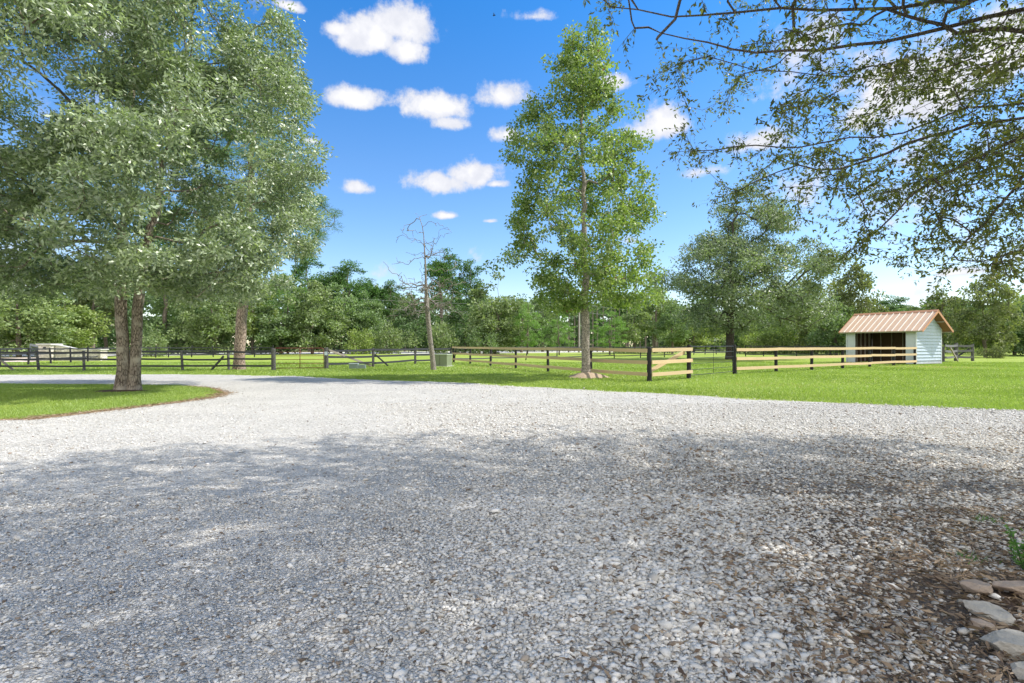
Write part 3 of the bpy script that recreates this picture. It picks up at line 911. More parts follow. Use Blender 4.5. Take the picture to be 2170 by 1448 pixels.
# paddock back fence
b1 = [G(px, y) for px, y in ((962, 768), (1041, 765.5), (1114, 763.6), (1180, 762), (1241, 761), (1302, 760), (1357, 758.8), (1408, 757.6), (1457, 756.6))]
fence('rail_fence', 'black rail fence along the back of the paddock, behind the sweetgum trunk', b1[0:1] + b1[1:], 1.36, .055, (1.25, .30), .10, M['black_post'], M['far_rail'], lean=.10, sag=.03, front=.07)
b2 = [G(px, y) for px, y in ((1580, 755.6), (1618, 755.4), (1688, 755.2), (1759, 755), (1828, 755), (1900, 755), (1975, 755))]
fence('rail_fence', 'black rail fence behind the live oak and the shed', b2, 1.42, .06, (1.33, .28), .12, M['black_post'], M['black_rail'], lean=.05, sag=.02, front=.07)
b3 = [G(px, y) for px, y in ((1470, 752), (1494, 751.6), (1518, 751.2), (1543, 751), (1568, 751))]
fence('rail_fence', 'short dark rail fence seen through the black gate', b3, 1.35, .07, (1.25, .75, .3), .10, M['black_post'], M['far_rail'], lean=.15, sag=.02, front=.07)
# roadside fences
rp = [G(px, y) for px, y in [(600 + 38 * i, 749.2 - i * .2) for i in range(23)]]
fence('rail_fence', 'low dark roadside fence in front of the pale road', rp, 1.0, .06, (.90,), .13, M['black_post'], M['far_rail'], lean=.05, sag=.03, front=.07)
r2 = [G(px, y) for px, y in ((-60, 779), (0, 776.5), (60, 773.5), (108, 771), (150, 769), (186, 766.5), (219, 764), (258, 761.3), (297, 759), (330, 758.3), (357, 757.8), (406, 757.2), (452, 757), (497, 757), (539, 757), (580, 757))]
fence('rail_fence', 'second black rail fence behind the near one, passing the stone gateway', r2, [1.28] * 7 + [1.45] * 9, .065, (1.18, .80, .40), .11, M['black_post'], M['black_rail'], lean=.06, sag=.03, front=.07)

# weathered fence right of the shed
q0, q1, q2 = G(1999, 768), G(2026, 765), G(2061, 765.3)
wf = fence('rail_fence', 'weathered grey fence end right of the shed', [q0, q1, q2], [1.35, 1.65, 1.55], [.10, .16, .12], (1.42, .95, .42), .19, M['grey_post'], M['grey_rail'], lean=.03, sag=.04, front=.12)
rail(wf, q0 + Vector((.35, -.3, 1.25)), G(2030, 766.5) + Vector((0, 0, .05)), .16, M['brace_wood'], .08, 0, 'brace')
rail(wf, q1 + Vector((.2, .2, .35)), q2 + Vector((-.1, .2, 1.15)), .14, M['black_rail'], .08, 0, 'brace')

# ------------------------------------------------------------------ cabinets
tb = empty('utility_cabinet', G(937, 777)); tag(tb, 'green metal utility cabinet on a pad behind the dead tree', 'utility box')
o = Vector(tb.location); rz = math.radians(-18)
MB().box(o + Vector((0, .45, .40)), (.98, .85, .76), rz).build('cabinet_body', M['green_box'], tb, bevel=.015)
MB().box(o + Vector((0, .45, .815)), (1.04, .92, .07), rz).build('lid', plain('pale_green_lid', (.36, .41, .29), .5, 0, .1), tb, bevel=.02)
MB().box(o + Vector((0, .45, .015)), (1.15, 1.05, .05), rz).build('pad', M['concrete'], tb)
Rz = Euler((0, 0, rz)).to_matrix()
MB().box(o + Vector((0, .45, 0)) + Rz @ Vector((-.06, -.432, .42)), (.012, .016, .70), rz).build('door_seam', M['black_tube'], tb)
MB().box(o + Vector((0, .45, 0)) + Rz @ Vector((-.497, -.2, .62)), (.012, .20, .12), rz).build('warning_label', M['white_sign'], tb)
lb = empty('utility_cabinet', G(755, 782)); tag(lb, 'low grey utility box in the grass right of the rusty gate', 'utility box')
o = Vector(lb.location)
MB().box(o + Vector((-.22, .25, .15)), (.52, .48, .30), .15).build('cabinet_body', M['grey_box'], lb, bevel=.012)
MB().box(o + Vector((.25, .30, .12)), (.46, .42, .24), .15).build('cabinet_body', M['grey_box'], lb, bevel=.012)
MB().box(o + Vector((-.22, .25, .315)), (.56, .52, .03), .15).build('lid', plain('pale_grey_lid', (.38, .44, .44), .5, 0, .1), lb, bevel=.006)

# ------------------------------------------------------------------ stone gateway at the left
gwD = 49.0
def gx(px): return (px - CX) / F * gwD
pl = empty('stone_pillar', (gx(105), gwD, 0)); tag(pl, 'pale stone gate pillar with a wide cap, left of the curved wall', 'pillar')
MB().box((gx(105), gwD, .72), (1.15, 1.1, 1.44)).build('pillar_shaft', M['masonry'], pl, bevel=.02)
MB().box((gx(105), gwD, 1.52), (1.42, 1.35, .16)).build('cap', M['concrete'], pl, bevel=.03)
lt = MB().box((gx(106.5), gwD - .62, 1.18), (.16, .12, .24)).build('lantern', M['black_tube'], pl)
cw = empty('stone_wall', (gx(150), gwD + .1, 0)); tag(cw, 'pale stone wall sweeping down from the gate pillar', 'wall')
prof = [(gx(119), 1.40), (gx(128), 1.36), (gx(142), 1.24), (gx(158), 1.08), (gx(176), .98), (gx(200), .94)]
MB().prism([(gx(119), gwD - .1, 0)] + [(x, gwD - .1, z) for x, z in prof] + [(gx(200), gwD - .1, 0)], (0, .35, 0)).build('wall_body', M['masonry'], cw)
cp = MB()
cp.bar([(x, gwD + .075, z + .05) for x, z in prof], .48, .09).build('coping', M['concrete'], cw)
p2 = empty('stone_pillar', (gx(211), gwD, 0)); tag(p2, 'low pale stone pillar at the right end of the curved wall', 'pillar')
MB().box((gx(211), gwD, .5), (.85, .85, 1.0)).build('pillar_shaft', M['masonry'], p2, bevel=.02)
MB().box((gx(211), gwD, 1.05), (1.02, 1.02, .10)).build('cap', M['concrete'], p2, bevel=.02)
rg2 = empty('entrance_gate', (gx(56), gwD + .5, 0)); tag(rg2, 'grey iron entrance gate with a curved top beside the stone pillar', 'gate')
gm = plain('grey_iron', (.22, .24, .27), .5, .4, .2)
top = [(gx(56) + i * .18, gwD + .4, 1.50 - .20 * math.sin(i / 7 * 1.3)) for i in range(8)]
fr = MB().bar(top, .05, .20); fr.tube([(gx(56), gwD + .4, 0), (gx(56), gwD + .4, 1.6)], .05, 6); fr.tube([top[-1], (top[-1][0], top[-1][1], .05)], .04, 6)
fr.tube([(gx(56), gwD + .4, .2), (top[-1][0], gwD + .4, .2)], .025, 6); fr.build('gate_frame', gm, rg2)
for i in range(1, 7): MB().tube([(top[i][0], gwD + .4, .2), (top[i][0], gwD + .4, top[i][2])], .015, 5).build('gate_bar', gm, rg2)


# ------------------------------------------------------------------ shed
def make_shed():
    th = math.radians(26)
    s = empty('horse_shed', (30.5, 39.2, 0), th)
    tag(s, 'small open-fronted shed with copper coloured ribbed metal roof and white lap siding', 'shed')
    Lx, Ly = 3.5, 5.1; pk = 4.10; sl = 1.57 / 2.2; ex = .45; ye0, ye1 = -.63, Ly + .42
    def roofz(x): return pk - abs(x - Lx / 2) * sl
    wall_z = lambda x: roofz(x) - .09
    def B(): return MB()
    # gable walls as lapped boards
    for yy, sgn, nm in ((0, -1, 'gable_wall'), (Ly, 1, 'gable_wall')):
        m = B(); z = .04; h = .245
        while z < wall_z(Lx / 2) - .03:
            z1 = min(z + h, wall_z(Lx / 2) - .01)
            def xr(zz):
                zz = max(zz, 0); half = Lx / 2
                if zz > wall_z(0): half = (pk - .09 - zz) / sl
                return Lx / 2 - half, Lx / 2 + half
            a0, a1 = xr(z); c0, c1 = xr(z1)
            yb, yt = yy + sgn * .060, yy + sgn * .004
            v = [(a0, yb, z), (a1, yb, z), (c1, yt, z1), (c0, yt, z1)]
            b = len(m.v); m.v += [Vector(q) for q in v] + [Vector((q[0], yy - sgn * .02, q[2])) for q in v]
            m.f += [[b, b + 1, b + 2, b + 3], [b + 7, b + 6, b + 5, b + 4], [b, b + 4, b + 5, b + 1], [b + 1, b + 5, b + 6, b + 2], [b + 2, b + 6, b + 7, b + 3], [b + 3, b + 7, b + 4, b]]
            m.uv += [[(0, 0)] * 4] * 6; z = z1
        m.build(nm, M['white_lap'], s, local=True)
        m = B()
        for x in (-.012, Lx + .012): m.box((x, yy + sgn * .01, wall_z(0) / 2 - .02), (.09, .09, wall_z(0) - .06))
        m.build('corner_trim', M['white_ply'], s, local=True)
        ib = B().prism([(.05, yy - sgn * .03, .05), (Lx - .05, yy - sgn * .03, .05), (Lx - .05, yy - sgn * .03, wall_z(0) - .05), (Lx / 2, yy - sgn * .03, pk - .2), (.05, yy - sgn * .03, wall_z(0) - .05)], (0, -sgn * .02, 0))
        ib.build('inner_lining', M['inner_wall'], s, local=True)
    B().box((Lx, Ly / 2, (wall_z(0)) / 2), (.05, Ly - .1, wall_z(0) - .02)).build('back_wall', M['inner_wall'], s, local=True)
    # front panels
    B().box((0.0, .36, 1.36), (.05, .62, 2.72)).build('front_panel', M['white_ply'], s, local=True)
    B().box((0.0, Ly - .36, 1.36), (.05, .62, 2.72)).build('front_panel', M['white_ply'], s, local=True)
    B().box((0.03, Ly / 2, 2.66), (.09, Ly - 1.3, .18)).build('header', M['stud'], s, local=True)
    for y in (.9, 1.75, 2.6, 3.45, 4.3):
        B().box((Lx - .09, y, 1.38), (.10, .06, 2.7)).build('stud', M['stud'], s, local=True)
    for x in (.55, 1.15, 1.75, 2.35, 2.95):
        B().box((x, Ly - .11, 1.45), (.07, .12, 2.8)).build('stud', M['stud'], s, local=True)
    for x in (.8, 1.75, 2.7):
        B().box((x, .11, 1.45), (.07, .12, 2.8)).build('stud', M['stud'], s, local=True)
    # roof: two ribbed slopes
    for side in (-1, 1):
        def rp_(t_, y, up): # t_ distance along slope from ridge
            x = Lx / 2 + side * t_; z = pk - t_ * sl
            k = 1 / math.sqrt(1 + sl * sl)
            return Vector((x + side * sl * k * up, y, z + k * up))
        T = Lx / 2 + ex
        m = B(); m.prism([rp_(0, ye0, -.012), rp_(T, ye0, -.012), rp_(T, ye0, .010), rp_(0, ye0, .010)], (0, ye1 - ye0, 0))
        y = ye0 + .26
        rt = m.build('roof_slope', M['roof'], s, local=True)
        while y < ye1 - .15:
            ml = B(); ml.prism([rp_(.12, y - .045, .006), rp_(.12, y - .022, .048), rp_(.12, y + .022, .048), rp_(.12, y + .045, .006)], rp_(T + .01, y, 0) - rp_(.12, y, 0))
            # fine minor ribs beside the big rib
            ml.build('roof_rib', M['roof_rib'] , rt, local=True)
            mi = B()
            for q in (.13, .23, .33):
                if y + q < ye1 - .05: mi.prism([rp_(.12, y + q - .012, .006), rp_(.12, y + q, .020), rp_(.12, y + q + .012, .006)], rp_(T, y, 0) - rp_(.12, y, 0))
            if mi.v: mi.build('minor_rib', M['roof'], rt, local=True)
            y += .455
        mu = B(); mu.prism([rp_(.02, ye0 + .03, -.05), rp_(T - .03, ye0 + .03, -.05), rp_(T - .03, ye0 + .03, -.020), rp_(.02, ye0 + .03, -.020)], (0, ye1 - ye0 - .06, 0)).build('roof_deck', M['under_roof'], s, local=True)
        for yy in (ye0 - .02, ye1 - .01):
            mt = B(); mt.prism([rp_(0, yy, -.13), rp_(T, yy, -.13), rp_(T, yy, .035), rp_(0, yy, .035)], (0, .03, 0)).build('rake_trim', M['roof_trim'], s, local=True)
        B().prism([rp_(T - .03, ye0 + .05, -.11), rp_(T, ye0 + .05, -.11), rp_(T, ye0 + .05, -.03), rp_(T - .03, ye0 + .05, -.03)], (0, ye1 - ye0 - .1, 0)).build('eave_board', M['stud'], s, local=True)
    k = .18
    B().prism([(Lx / 2 - k, ye0 - .03, pk - k * sl + .05), (Lx / 2, ye0 - .03, pk + .075), (Lx / 2 + k, ye0 - .03, pk - k * sl + .05), (Lx / 2 + k, ye0 - .03, pk - k * sl + .03), (Lx / 2, ye0 - .03, pk + .05), (Lx / 2 - k, ye0 - .03, pk - k * sl + .03)], (0, ye1 - ye0 + .06, 0)).build('ridge_cap', M['roof_trim'], s, local=True)
    for y in (-.35, -.55): B().box((Lx / 2 + 1.0, y, pk - 1.0 * sl - .13), (.05, .5, .06)).build('outrigger', M['stud'], s, local=True) if y == -.35 else None
    fl = B().box((Lx / 2, Ly / 2, .012), (Lx - .15, Ly - .15, .02)).build('dirt_floor', M['soil'], s, local=True)


make_shed()


# ------------------------------------------------------------------ trees
def mulch_mound(name, c, rx, ry, h, mat, label):
    m = MB(); n = 28; rings = [(1, 0), (.75, .35), (.45, .8), (.15, 1)]; r = np.random.default_rng(4)
    for a_, z_ in rings:
        for i in range(n):
            an = 2 * math.pi * i / n; k = a_ * (1 + (.12 * math.sin(an * 3 + 1) + r.normal() * .05) * (a_ > .5))
            m.v.append(Vector((c.x + math.cos(an) * rx * k, c.y + math.sin(an) * ry * k, h * z_ + .004)))
    for q in range(3):
        for i in range(n):
            j = (i + 1) % n; m.f.append([q * n + i, q * n + j, (q + 1) * n + j, (q + 1) * n + i]); m.uv.append([(0, 0)] * 4)
    m.f.append([3 * n + i for i in range(n)]); m.uv.append([(0, 0)] * n)
    o = m.build(name, mat, None, smooth=True); tag(o, label, 'mulch')


# big oak at the left
def make_oak():
    r = np.random.default_rng(21)
    c = G(260, 829); root = empty('oak_tree', c); tag(root, 'large spreading oak with a double trunk on the grass island at the left', 'tree')
    def px2(px, z, D=16.2): return ((px - CX) / F * D, D, z)
    t1 = [(c.x - .02, c.y, -.05, 0), (c.x - .02, c.y, .25, 0), (c.x + .02, c.y, .7, 0)] + line((c.x + .0, c.y, 1.2), (c.x - .1, c.y + .05, 3.0), 4, .015, 1.1, r)[:-1] + line((c.x - .1, c.y + .05, 3.1), (c.x + .45, c.y + .2, 14.2), 22, .05, 0, r)
    t2 = [(c.x + .27, c.y + .12, -.05, 0), (c.x + .29, c.y + .12, .35, 0)] + line((c.x + .30, c.y + .14, .8), (c.x + .30, c.y + .25, 3.0), 5, .015, 1.1, r)[:-1] + line((c.x + .33, c.y + .28, 3.1), (c.x + 1.7, c.y + .9, 12.8), 18, .06, 0, r)
    prof = [(2.95, 3.2), (3.4, 4.8), (4.0, 5.2), (5.2, 5.5), (7.2, 5.6), (9.5, 5.4), (12, 5.0), (14, 3.6), (15.4, .8)]
    tg = envelope(1550, (c.x + .2, c.y + .1), prof, r, inner=.30, noise=.06, seed=31, gap=-.17, gf=1.15)
    make_tree(root, [t1, t2], tg, .165, .006, M['oak_leaf'], M['oak_bark'], 150, .56, .15, .055, bf=.45, seg=.55, wob=.05, flat=.5, droop=.15, r=r, flare=.6, kmax=16)
    mulch_mound('bare_soil_ring', c + Vector((0, -.15, .016)), 1.0, .55, .05, M['soil'], 'ring of bare dark soil round the foot of the oak')


make_oak()


def make_sweetgum():
    r = np.random.default_rng(22)
    c = G(1242, 799.5); c.x = 3.35; c.y = 23.5
    root = empty('sweetgum_tree', c); tag(root, 'tall narrow sweetgum with a mulched foot in front of the pine fence', 'tree')
    tr = [(c.x, c.y, -.05, 0), (c.x, c.y, .4, 0)] + line((c.x, c.y, .9), (c.x - .05, c.y, 2.9), 5, .012, 1.1, r)[:-1] + line((c.x - .05, c.y, 3.0), (c.x - .25, c.y, 15.4), 26, .04, 0, r)
    prof = [(2.95, 1.6), (3.5, 3.2), (4.4, 3.55), (6, 3.35), (8, 3.0), (10, 3.05), (11.7, 2.6), (13.2, 1.9), (14.4, 1.6), (15.4, .9), (15.9, .2)]
    tg = envelope(590, (c.x - .1, c.y), prof, r, inner=.15, noise=.26, seed=42, gap=-.18, gf=1.35)
    make_tree(root, [tr], tg, .19, .008, M['gum_leaf'], M['sweetgum_bark'], 76, .46, .13, .105, bf=.12, seg=.5, wob=.03, flat=.75, droop=.35, r=r, flare=.30, kmax=14)
    mulch_mound('mulch_mound', c + Vector((.05, -.1, 0)), .95, .75, .24, M['mulch'], 'pale mulch mound round the foot of the tall sweetgum')


make_sweetgum()


def make_liveoak():
    r = np.random.default_rng(23)
    c = G(1547, 762); root = empty('live_oak_tree', c); tag(root, 'wide dark evergreen oak with open limbs between the sweetgum and the shed', 'tree')
    tr = [(c.x, c.y, -.05, 0), (c.x, c.y, 1, 0)] + line((c.x, c.y, 2), (c.x, c.y, 4.6), 3, .02, 1.1, r)[:-1] + line((c.x, c.y, 4.8), (c.x + .6, c.y, 16.5), 14, .18, 0, r)
    prof = [(2.8, 3.2), (3.6, 7.0), (5.5, 8.4), (8.5, 8.3), (11, 7.0), (13.5, 5.4), (15.6, 3.2), (17.6, .5)]
    tg = envelope(640, (c.x + 1.5, c.y), prof, r, inner=.12, noise=.22, seed=57, gap=-.10, gf=.85)
    make_tree(root, [tr], tg, .40, .025, M['liveoak_leaf'], M['dark_bark'], 95, 1.1, .27, .12, bf=.3, seg=1.0, wob=.05, flat=.5, droop=.2, r=r, flare=.3)


make_liveoak()


def make_dead():
    r = np.random.default_rng(24)
    D = 30.7; root = empty('dead_tree', G(918, 784)); tag(root, 'bare dead tree with curling twigs beside the green cabinet', 'tree')
    def q(px, y, dd=0): v = P(px, y, D + dd); return (v.x, v.y, v.z)
    tp = [(919, 785), (916, 755), (911, 715), (907, 675), (904, 640), (903, 610), (902, 580), (901, 550), (899, 520), (898, 500), (895, 480), (890, 465), (884, 455)]
    tr = [(*q(px, y), 1 if y < 650 else 0) for px, y in tp]
    T = []
    for px, y, dd in [(812, 555, .5), (830, 560, -.6), (840, 545, 0), (822, 565, 1), (848, 500, 0), (840, 515, .5), (856, 485, .3), (925, 480, 0), (934, 478, .5), (930, 490, -.5), (915, 470, 0), (905, 455, .4), (880, 452, 0), (878, 470, .5),
                      (925, 520, 0), (922, 540, .6), (940, 555, 0), (960, 570, .8), (985, 580, 0), (955, 545, -.8), (968, 560, 1.2), (870, 515, -.7), (860, 535, 1.)]:
        T.append(q(px, y, dd))
    for i in range(300):
        a = r.uniform(0, 6.28); rr = r.uniform(.4, 2.1) * (1 if r.random() < .6 else 1.25); px = 904 + math.cos(a) * rr * 36; y = r.uniform(585, 668) + rr * 5
        T.append(q(px, y, math.sin(a) * rr))
    for i in range(55):
        T.append(q(r.uniform(845, 965), r.uniform(480, 610), r.uniform(-2, 2)))
    make_tree(root, [tr], T, .145, .0115, None, M['dead_bark'], 0, 0, 0, 0, bf=.35, seg=.22, wob=.10, r=r, flare=.15)


make_dead()


def pine_targets(n, r, H, z0, R, tiers=9, cx=0, cy=0, top_round=True):
    T = []
    while len(T) < n:
        z = r.uniform(z0, H); u = (z - z0) / (H - z0); Rz = R * (math.sin(math.pi * min(.98, .25 + u * .72)) ** .8)
        zt = z0 + round((z - z0) / (H - z0) * tiers) * (H - z0) / tiers; a = r.uniform(0, 6.28)
        b = round(a / (6.28 / 5)) * (6.28 / 5) + zt * 2.3; a = b + r.normal() * .28; rr = Rz * r.uniform(.3, 1) * (1 + .25 * math.sin(zt * 7 + a))
        T.append((cx + math.cos(a) * rr, cy + math.sin(a) * rr, zt + r.normal() * .18 + rr * .12))
    return np.array(T)


def make_pine():
    r = np.random.default_rng(25)
    c = G(507, 785); c.y = 31; c.x = (507 - CX) / F * 31
    root = empty('pine_tree', c); tag(root, 'tall pine whose bare pinkish trunk stands behind the left fence', 'tree')
    tr = [(c.x, c.y, -.05, 0), (c.x, c.y, .6, 0)] + line((c.x + .02, c.y, 1.2), (c.x + .35, c.y, 5.5), 5, .02, 1.1, r)[:-1] + line((c.x + .4, c.y, 6), (c.x + .9, c.y, 15), 14, .05, 0, r)
    T = pine_targets(190, r, 15, 6.6, 4.3, 9, c.x + .6, c.y)
    T2 = [(c.x + dx, c.y + dy, z) for dx, dy, z in ((5.7, 0, 9.3), (5.2, .4, 9.5), (4.9, -.4, 8.9), (5.4, .3, 8.6), (5.0, -.3, 10.1), (4.5, .3, 10.3), (4.6, .2, 8.1), (4.3, -.2, 7.5), (4.0, .5, 7.2), (4.8, 0, 7.9), (3.6, .2, 6.7))]
    T = np.concatenate([T, T2])
    make_tree(root, [tr], T, .30, .02, M['pine_leaf'], M['pine_bark'], 330, .62, .22, .016, bf=.1, seg=.7, wob=.03, flat=.45, droop=-.1, r=r, flare=.3, kmax=14, pn=.6)


make_pine()


# tree whose crown hangs over the drive from the right; its trunk stands outside the picture
OUT = [(1215, -10), (1235, 20), (1300, 60), (1310, 130), (1390, 190), (1440, 215), (1455, 300), (1435, 330), (1470, 380), (1590, 390), (1600, 420), (1500, 445), (1500, 465), (1640, 440), (1690, 470), (1730, 520), (1780, 560), (1870, 545), (1980, 590), (2090, 600), (2150, 615), (2300, 640), (2300, -10)]


def inside_outline(px, y):
    poly = np.array(OUT, float); ins = np.zeros(len(px), bool); n = len(poly)
    for i in range(n):
        x1, y1 = poly[i]; x2, y2 = poly[(i + 1) % n]
        ins ^= ((y1 > y) != (y2 > y)) & (px < (x2 - x1) * (y - y1) / (y2 - y1 + 1e-12) + x1)
    return ins


def make_over():
    r = np.random.default_rng(26)
    bx_, by_ = 8.3, 6.1
    root = empty('overhanging_tree', (bx_, by_, 0)); tag(root, 'near tree reaching over the drive from the right with long low branches and small leaves', 'tree')
    tr = line((bx_, by_, -.05), (bx_ - .1, by_, 2.6), 5, .02, 1.1, r)[:-1] + line((bx_ - .15, by_, 2.8), (bx_ - .9, by_ - .3, 9.0), 14, .08, 0, r)
    def lim(pts): return [(*p, 1) for p in pts]
    pts = []
    n = 3600
    while len(pts) < n:
        N = 12000
        v = r.normal(size=(N, 3)); v = unit(v) * (r.random((N, 1)) ** (1 / 2.4))
        p = v * np.array((6.6, 5.2, 3.3)) + np.array((6.1, 4.9, 6.0))
        p = p[(p[:, 2] > 2.6) & (p[:, 1] > .6)]
        px = CX + F * p[:, 0] / p[:, 1]; y = HY - F * (p[:, 2] - EYE) / p[:, 1]
        inf = (y > -40) & (px < 2230)
        ok = ~inf | inside_outline(px, y)
        # sparser towards the outer tips
        edge = np.clip((px - 1250) / 700, 0.30, 1) ; ok &= (~inf) | (r.random(len(p)) < edge * np.where(y > 420, .14, .40))
        ok &= sfield(p, 61, 1.5) > -.75
        pts += list(p[ok])
    # the top of the crown, above the picture
    up_ = []
    while len(up_) < 3100:
        v = unit(r.normal(size=(4000, 3))) * (r.random((4000, 1)) ** .5); p = v * np.array((6.6, 5.2, 1.6)) + np.array((5.9, 4.6, 7.4))
        px = CX + F * p[:, 0] / np.maximum(p[:, 1], .1); y = HY - F * (p[:, 2] - EYE) / np.maximum(p[:, 1], .1)
        up_ += list(p[((y < -60) | (p[:, 1] < .3)) & (p[:, 1] > -.5)])
    # drooping curtain at the right and the long low twigs
    low = []
    while len(low) < 200:
        px = r.uniform(1650, 2260); y = r.uniform(300, 610); D = r.uniform(5.2, 8.6)
        if inside_outline(np.array([px]), np.array([y]))[0]:
            if r.random() < (px - 1550) / 600: low.append(tuple(P(px, y, D)))
    for px, y, D in [(1440, 322, 7.2), (1460, 300, 7.0), (1480, 345, 7.3), (1500, 330, 7.2), (1540, 310, 7.0), (1560, 340, 7.2), (1500, 450, 7.6), (1560, 425, 7.6), (1620, 405, 7.4), (1540, 395, 7.3), (1320, 90, 6.2), (1345, 60, 6.0), (1300, 40, 6.1), (1400, 195, 6.4), (1460, 240, 6.6), (1450, 270, 6.6), (1720, 470, 7.4), (1790, 540, 7.0), (1870, 530, 6.6)]:
        low.append(tuple(P(px, y, D)))
    pts = np.array(pts[:n]); T = np.concatenate([pts, np.array(low), np.array(up_[:3100])])
    LIMBS = [([(2170, 219), (2049, 228), (1982, 255), (1915, 282), (1803, 291), (1692, 313), (1602, 308), (1520, 318), (1436, 322)], 3.9, 7.2),
             ([(2170, 120), (2049, 143), (1960, 188), (1848, 241), (1736, 246), (1660, 285), (1600, 330)], 4.4, 7.0),
             ([(2170, 67), (2027, 71), (1960, 45), (1880, 20), (1826, 54), (1768, 56), (1700, 80)], 4.7, 6.0),
             ([(2170, -40), (2050, 5), (1900, 18), (1736, 22), (1558, 27), (1423, 36), (1295, 15)], 5.2, 6.3),
             ([(2170, 20), (2000, 60), (1870, 90), (1736, 107), (1602, 112), (1500, 90), (1400, 70)], 4.9, 6.1),
             ([(2170, 90), (2094, 112), (1980, 150), (1870, 170), (1736, 160), (1602, 150), (1500, 120), (1380, 165)], 4.6, 6.5),
             ([(2170, 250), (2060, 262), (1982, 286), (1880, 325), (1781, 358), (1692, 350), (1602, 384), (1522, 420)], 3.7, 7.6),
             ([(2170, 290), (2080, 330), (1980, 380), (1900, 450), (1820, 520), (1770, 545)], 3.5, 7.0),
             ([(2200, 330), (2150, 400), (2090, 470), (2020, 540), (1960, 580)], 3.3, 6.6)]
    limbs = []
    for pl_, z0, Dt in LIMBS:
        o_ = (bx_ - .25, by_ - .05, z0 - .25); L_ = [(*o_, 0)]; m_ = len(pl_)
        first_ = P(*pl_[0], by_ + (Dt - by_) * .12)
        for q in (.33, .66): L_.append((*(Vector(o_).lerp(first_, q) + Vector((0, 0, .10 * math.sin(q * 3.1)))), 1))
        for i, (px_, y_) in enumerate(pl_):
            Dq = by_ + (Dt - by_) * (.12 + .88 * i / (m_ - 1)); v_ = P(px_, y_, Dq)
            if i:
                pv = Vector(L_[-1][:3]); L_.append((*(pv.lerp(v_, .5) + Vector((float(r.normal()), float(r.normal()), float(r.normal()))) * .02), 1))
            L_.append((v_.x, v_.y, v_.z, 1))
        limbs.append(L_)
    pos, par, cnt, kids, ends, nt = grow([tr] + limbs, T, .50, .32, .035, r)
    e = math.log(.27 / .0032) / math.log(cnt.max()); rad = .0032 * cnt ** e
    nt0 = len(tr); k0 = nt0
    for L_ in limbs:
        m_ = len(L_); lim_ = np.linspace(.030, .006, m_); rad[k0:k0 + m_] = np.minimum(rad[k0:k0 + m_], lim_); k0 += m_
    own = np.arange(len(pos)) >= k0
    rad[own] = np.minimum(rad[own], .016)
    chs = chains(par, cnt, kids)
    tubes_np([c for c in chs if c[0] == 0], pos, rad, 'trunk', M['limb_bark'], root, False, 14)
    tubes_np([c for c in chs if c[0] != 0], pos, rad, 'branches', M['limb_bark'], root)
    # short side twigs with leaves set along them
    thin = np.where((cnt <= 5) & (par >= 0))[0]
    Pn = pos[thin]; Dn = unit(pos[thin] - pos[par[thin]])
    K = 6
    b = np.repeat(Pn, K, 0); d = np.repeat(Dn, K, 0); m = len(b)
    b = b - d * r.random((m, 1)) * .3
    d2 = unit(d * .8 + r.normal(size=(m, 3)) * .6 + np.array((0, 0, -.25)))
    Lt = r.uniform(.12, .42, m)
    tip = b + d2 * Lt[:, None]
    sd = unit(np.cross(d2, r.normal(size=(m, 3)))) * .0016; sd2 = unit(np.cross(d2, sd)) * .0016
    V = np.stack([b + sd, b - sd * .5 + sd2, b - sd * .5 - sd2, tip], 1)
    Fc = np.array([(0, 1, 3), (1, 2, 3), (2, 0, 3)])[None] + (np.arange(m) * 4)[:, None, None]
    mesh_np('twigs', V.reshape(-1, 3), Fc.reshape(-1, 3), 3, M['limb_bark'], root)
    per = 8; tt = r.random((m, per)); px_ = b[:, None] + d2[:, None] * (Lt[:, None, None] * (tt[..., None] ** .8))
    lp_ = px_.reshape(-1, 3); ld = np.repeat(d2, per, 0) * .6 + unit(r.normal(size=(m * per, 3))) * .9 + np.array((0, 0, -.25))
    keep = r.random(len(lp_)) < .82
    prx = CX + F * lp_[:, 0] / np.maximum(lp_[:, 1], .2)
    pry = HY - F * (lp_[:, 2] - EYE) / np.maximum(lp_[:, 1], .2)
    keep &= ~((pry > -30) & (prx < 1500) & (r.random(len(lp_)) < .25))
    lp_ = lp_[keep]; ld = ld[keep]; Lf = r.uniform(.041, .078, len(lp_))
    pass
    leaves_mesh('foliage', lp_, ld, Lf, Lf * r.uniform(.32, .46, len(lp_)), M['over_leaf'], root, r.random(len(lp_)), r=r)


make_over()


# ------------------------------------------------------------------ tree line prototypes and copies
def proto_broad(seed, H=12., R=5., z0=.5, per=80, n=105, trunk_h=2.5, dens=1.0, slim=1.0, bark_='far_bark', gap=-.5):
    r = np.random.default_rng(seed); root = empty('broadleaf_tree')
    tr = [(0, 0, -.1, 0), (0, 0, .8, 0)] + line((0, 0, 1.3), (r.normal() * .3, r.normal() * .3, H * .92), 9, .12, 0.05, r)
    prof = [(z0, R * .45), (z0 + H * .10, R * .85), (H * .35, R), (H * .6, R * .85), (H * .8, R * .6), (H * .93, R * .3), (H, R * .08)]
    tg = envelope(n, (0, 0), prof, r, inner=.35, noise=.22, seed=seed + 3, gap=gap, gf=.75)
    make_tree(root, [tr], tg, .26, .02, M['bg_leaf'], M[bark_], per, 1.15, .42, .26, bf=.3, seg=1.2, wob=.05, flat=.65, droop=.1, local=True, r=r)
    return root


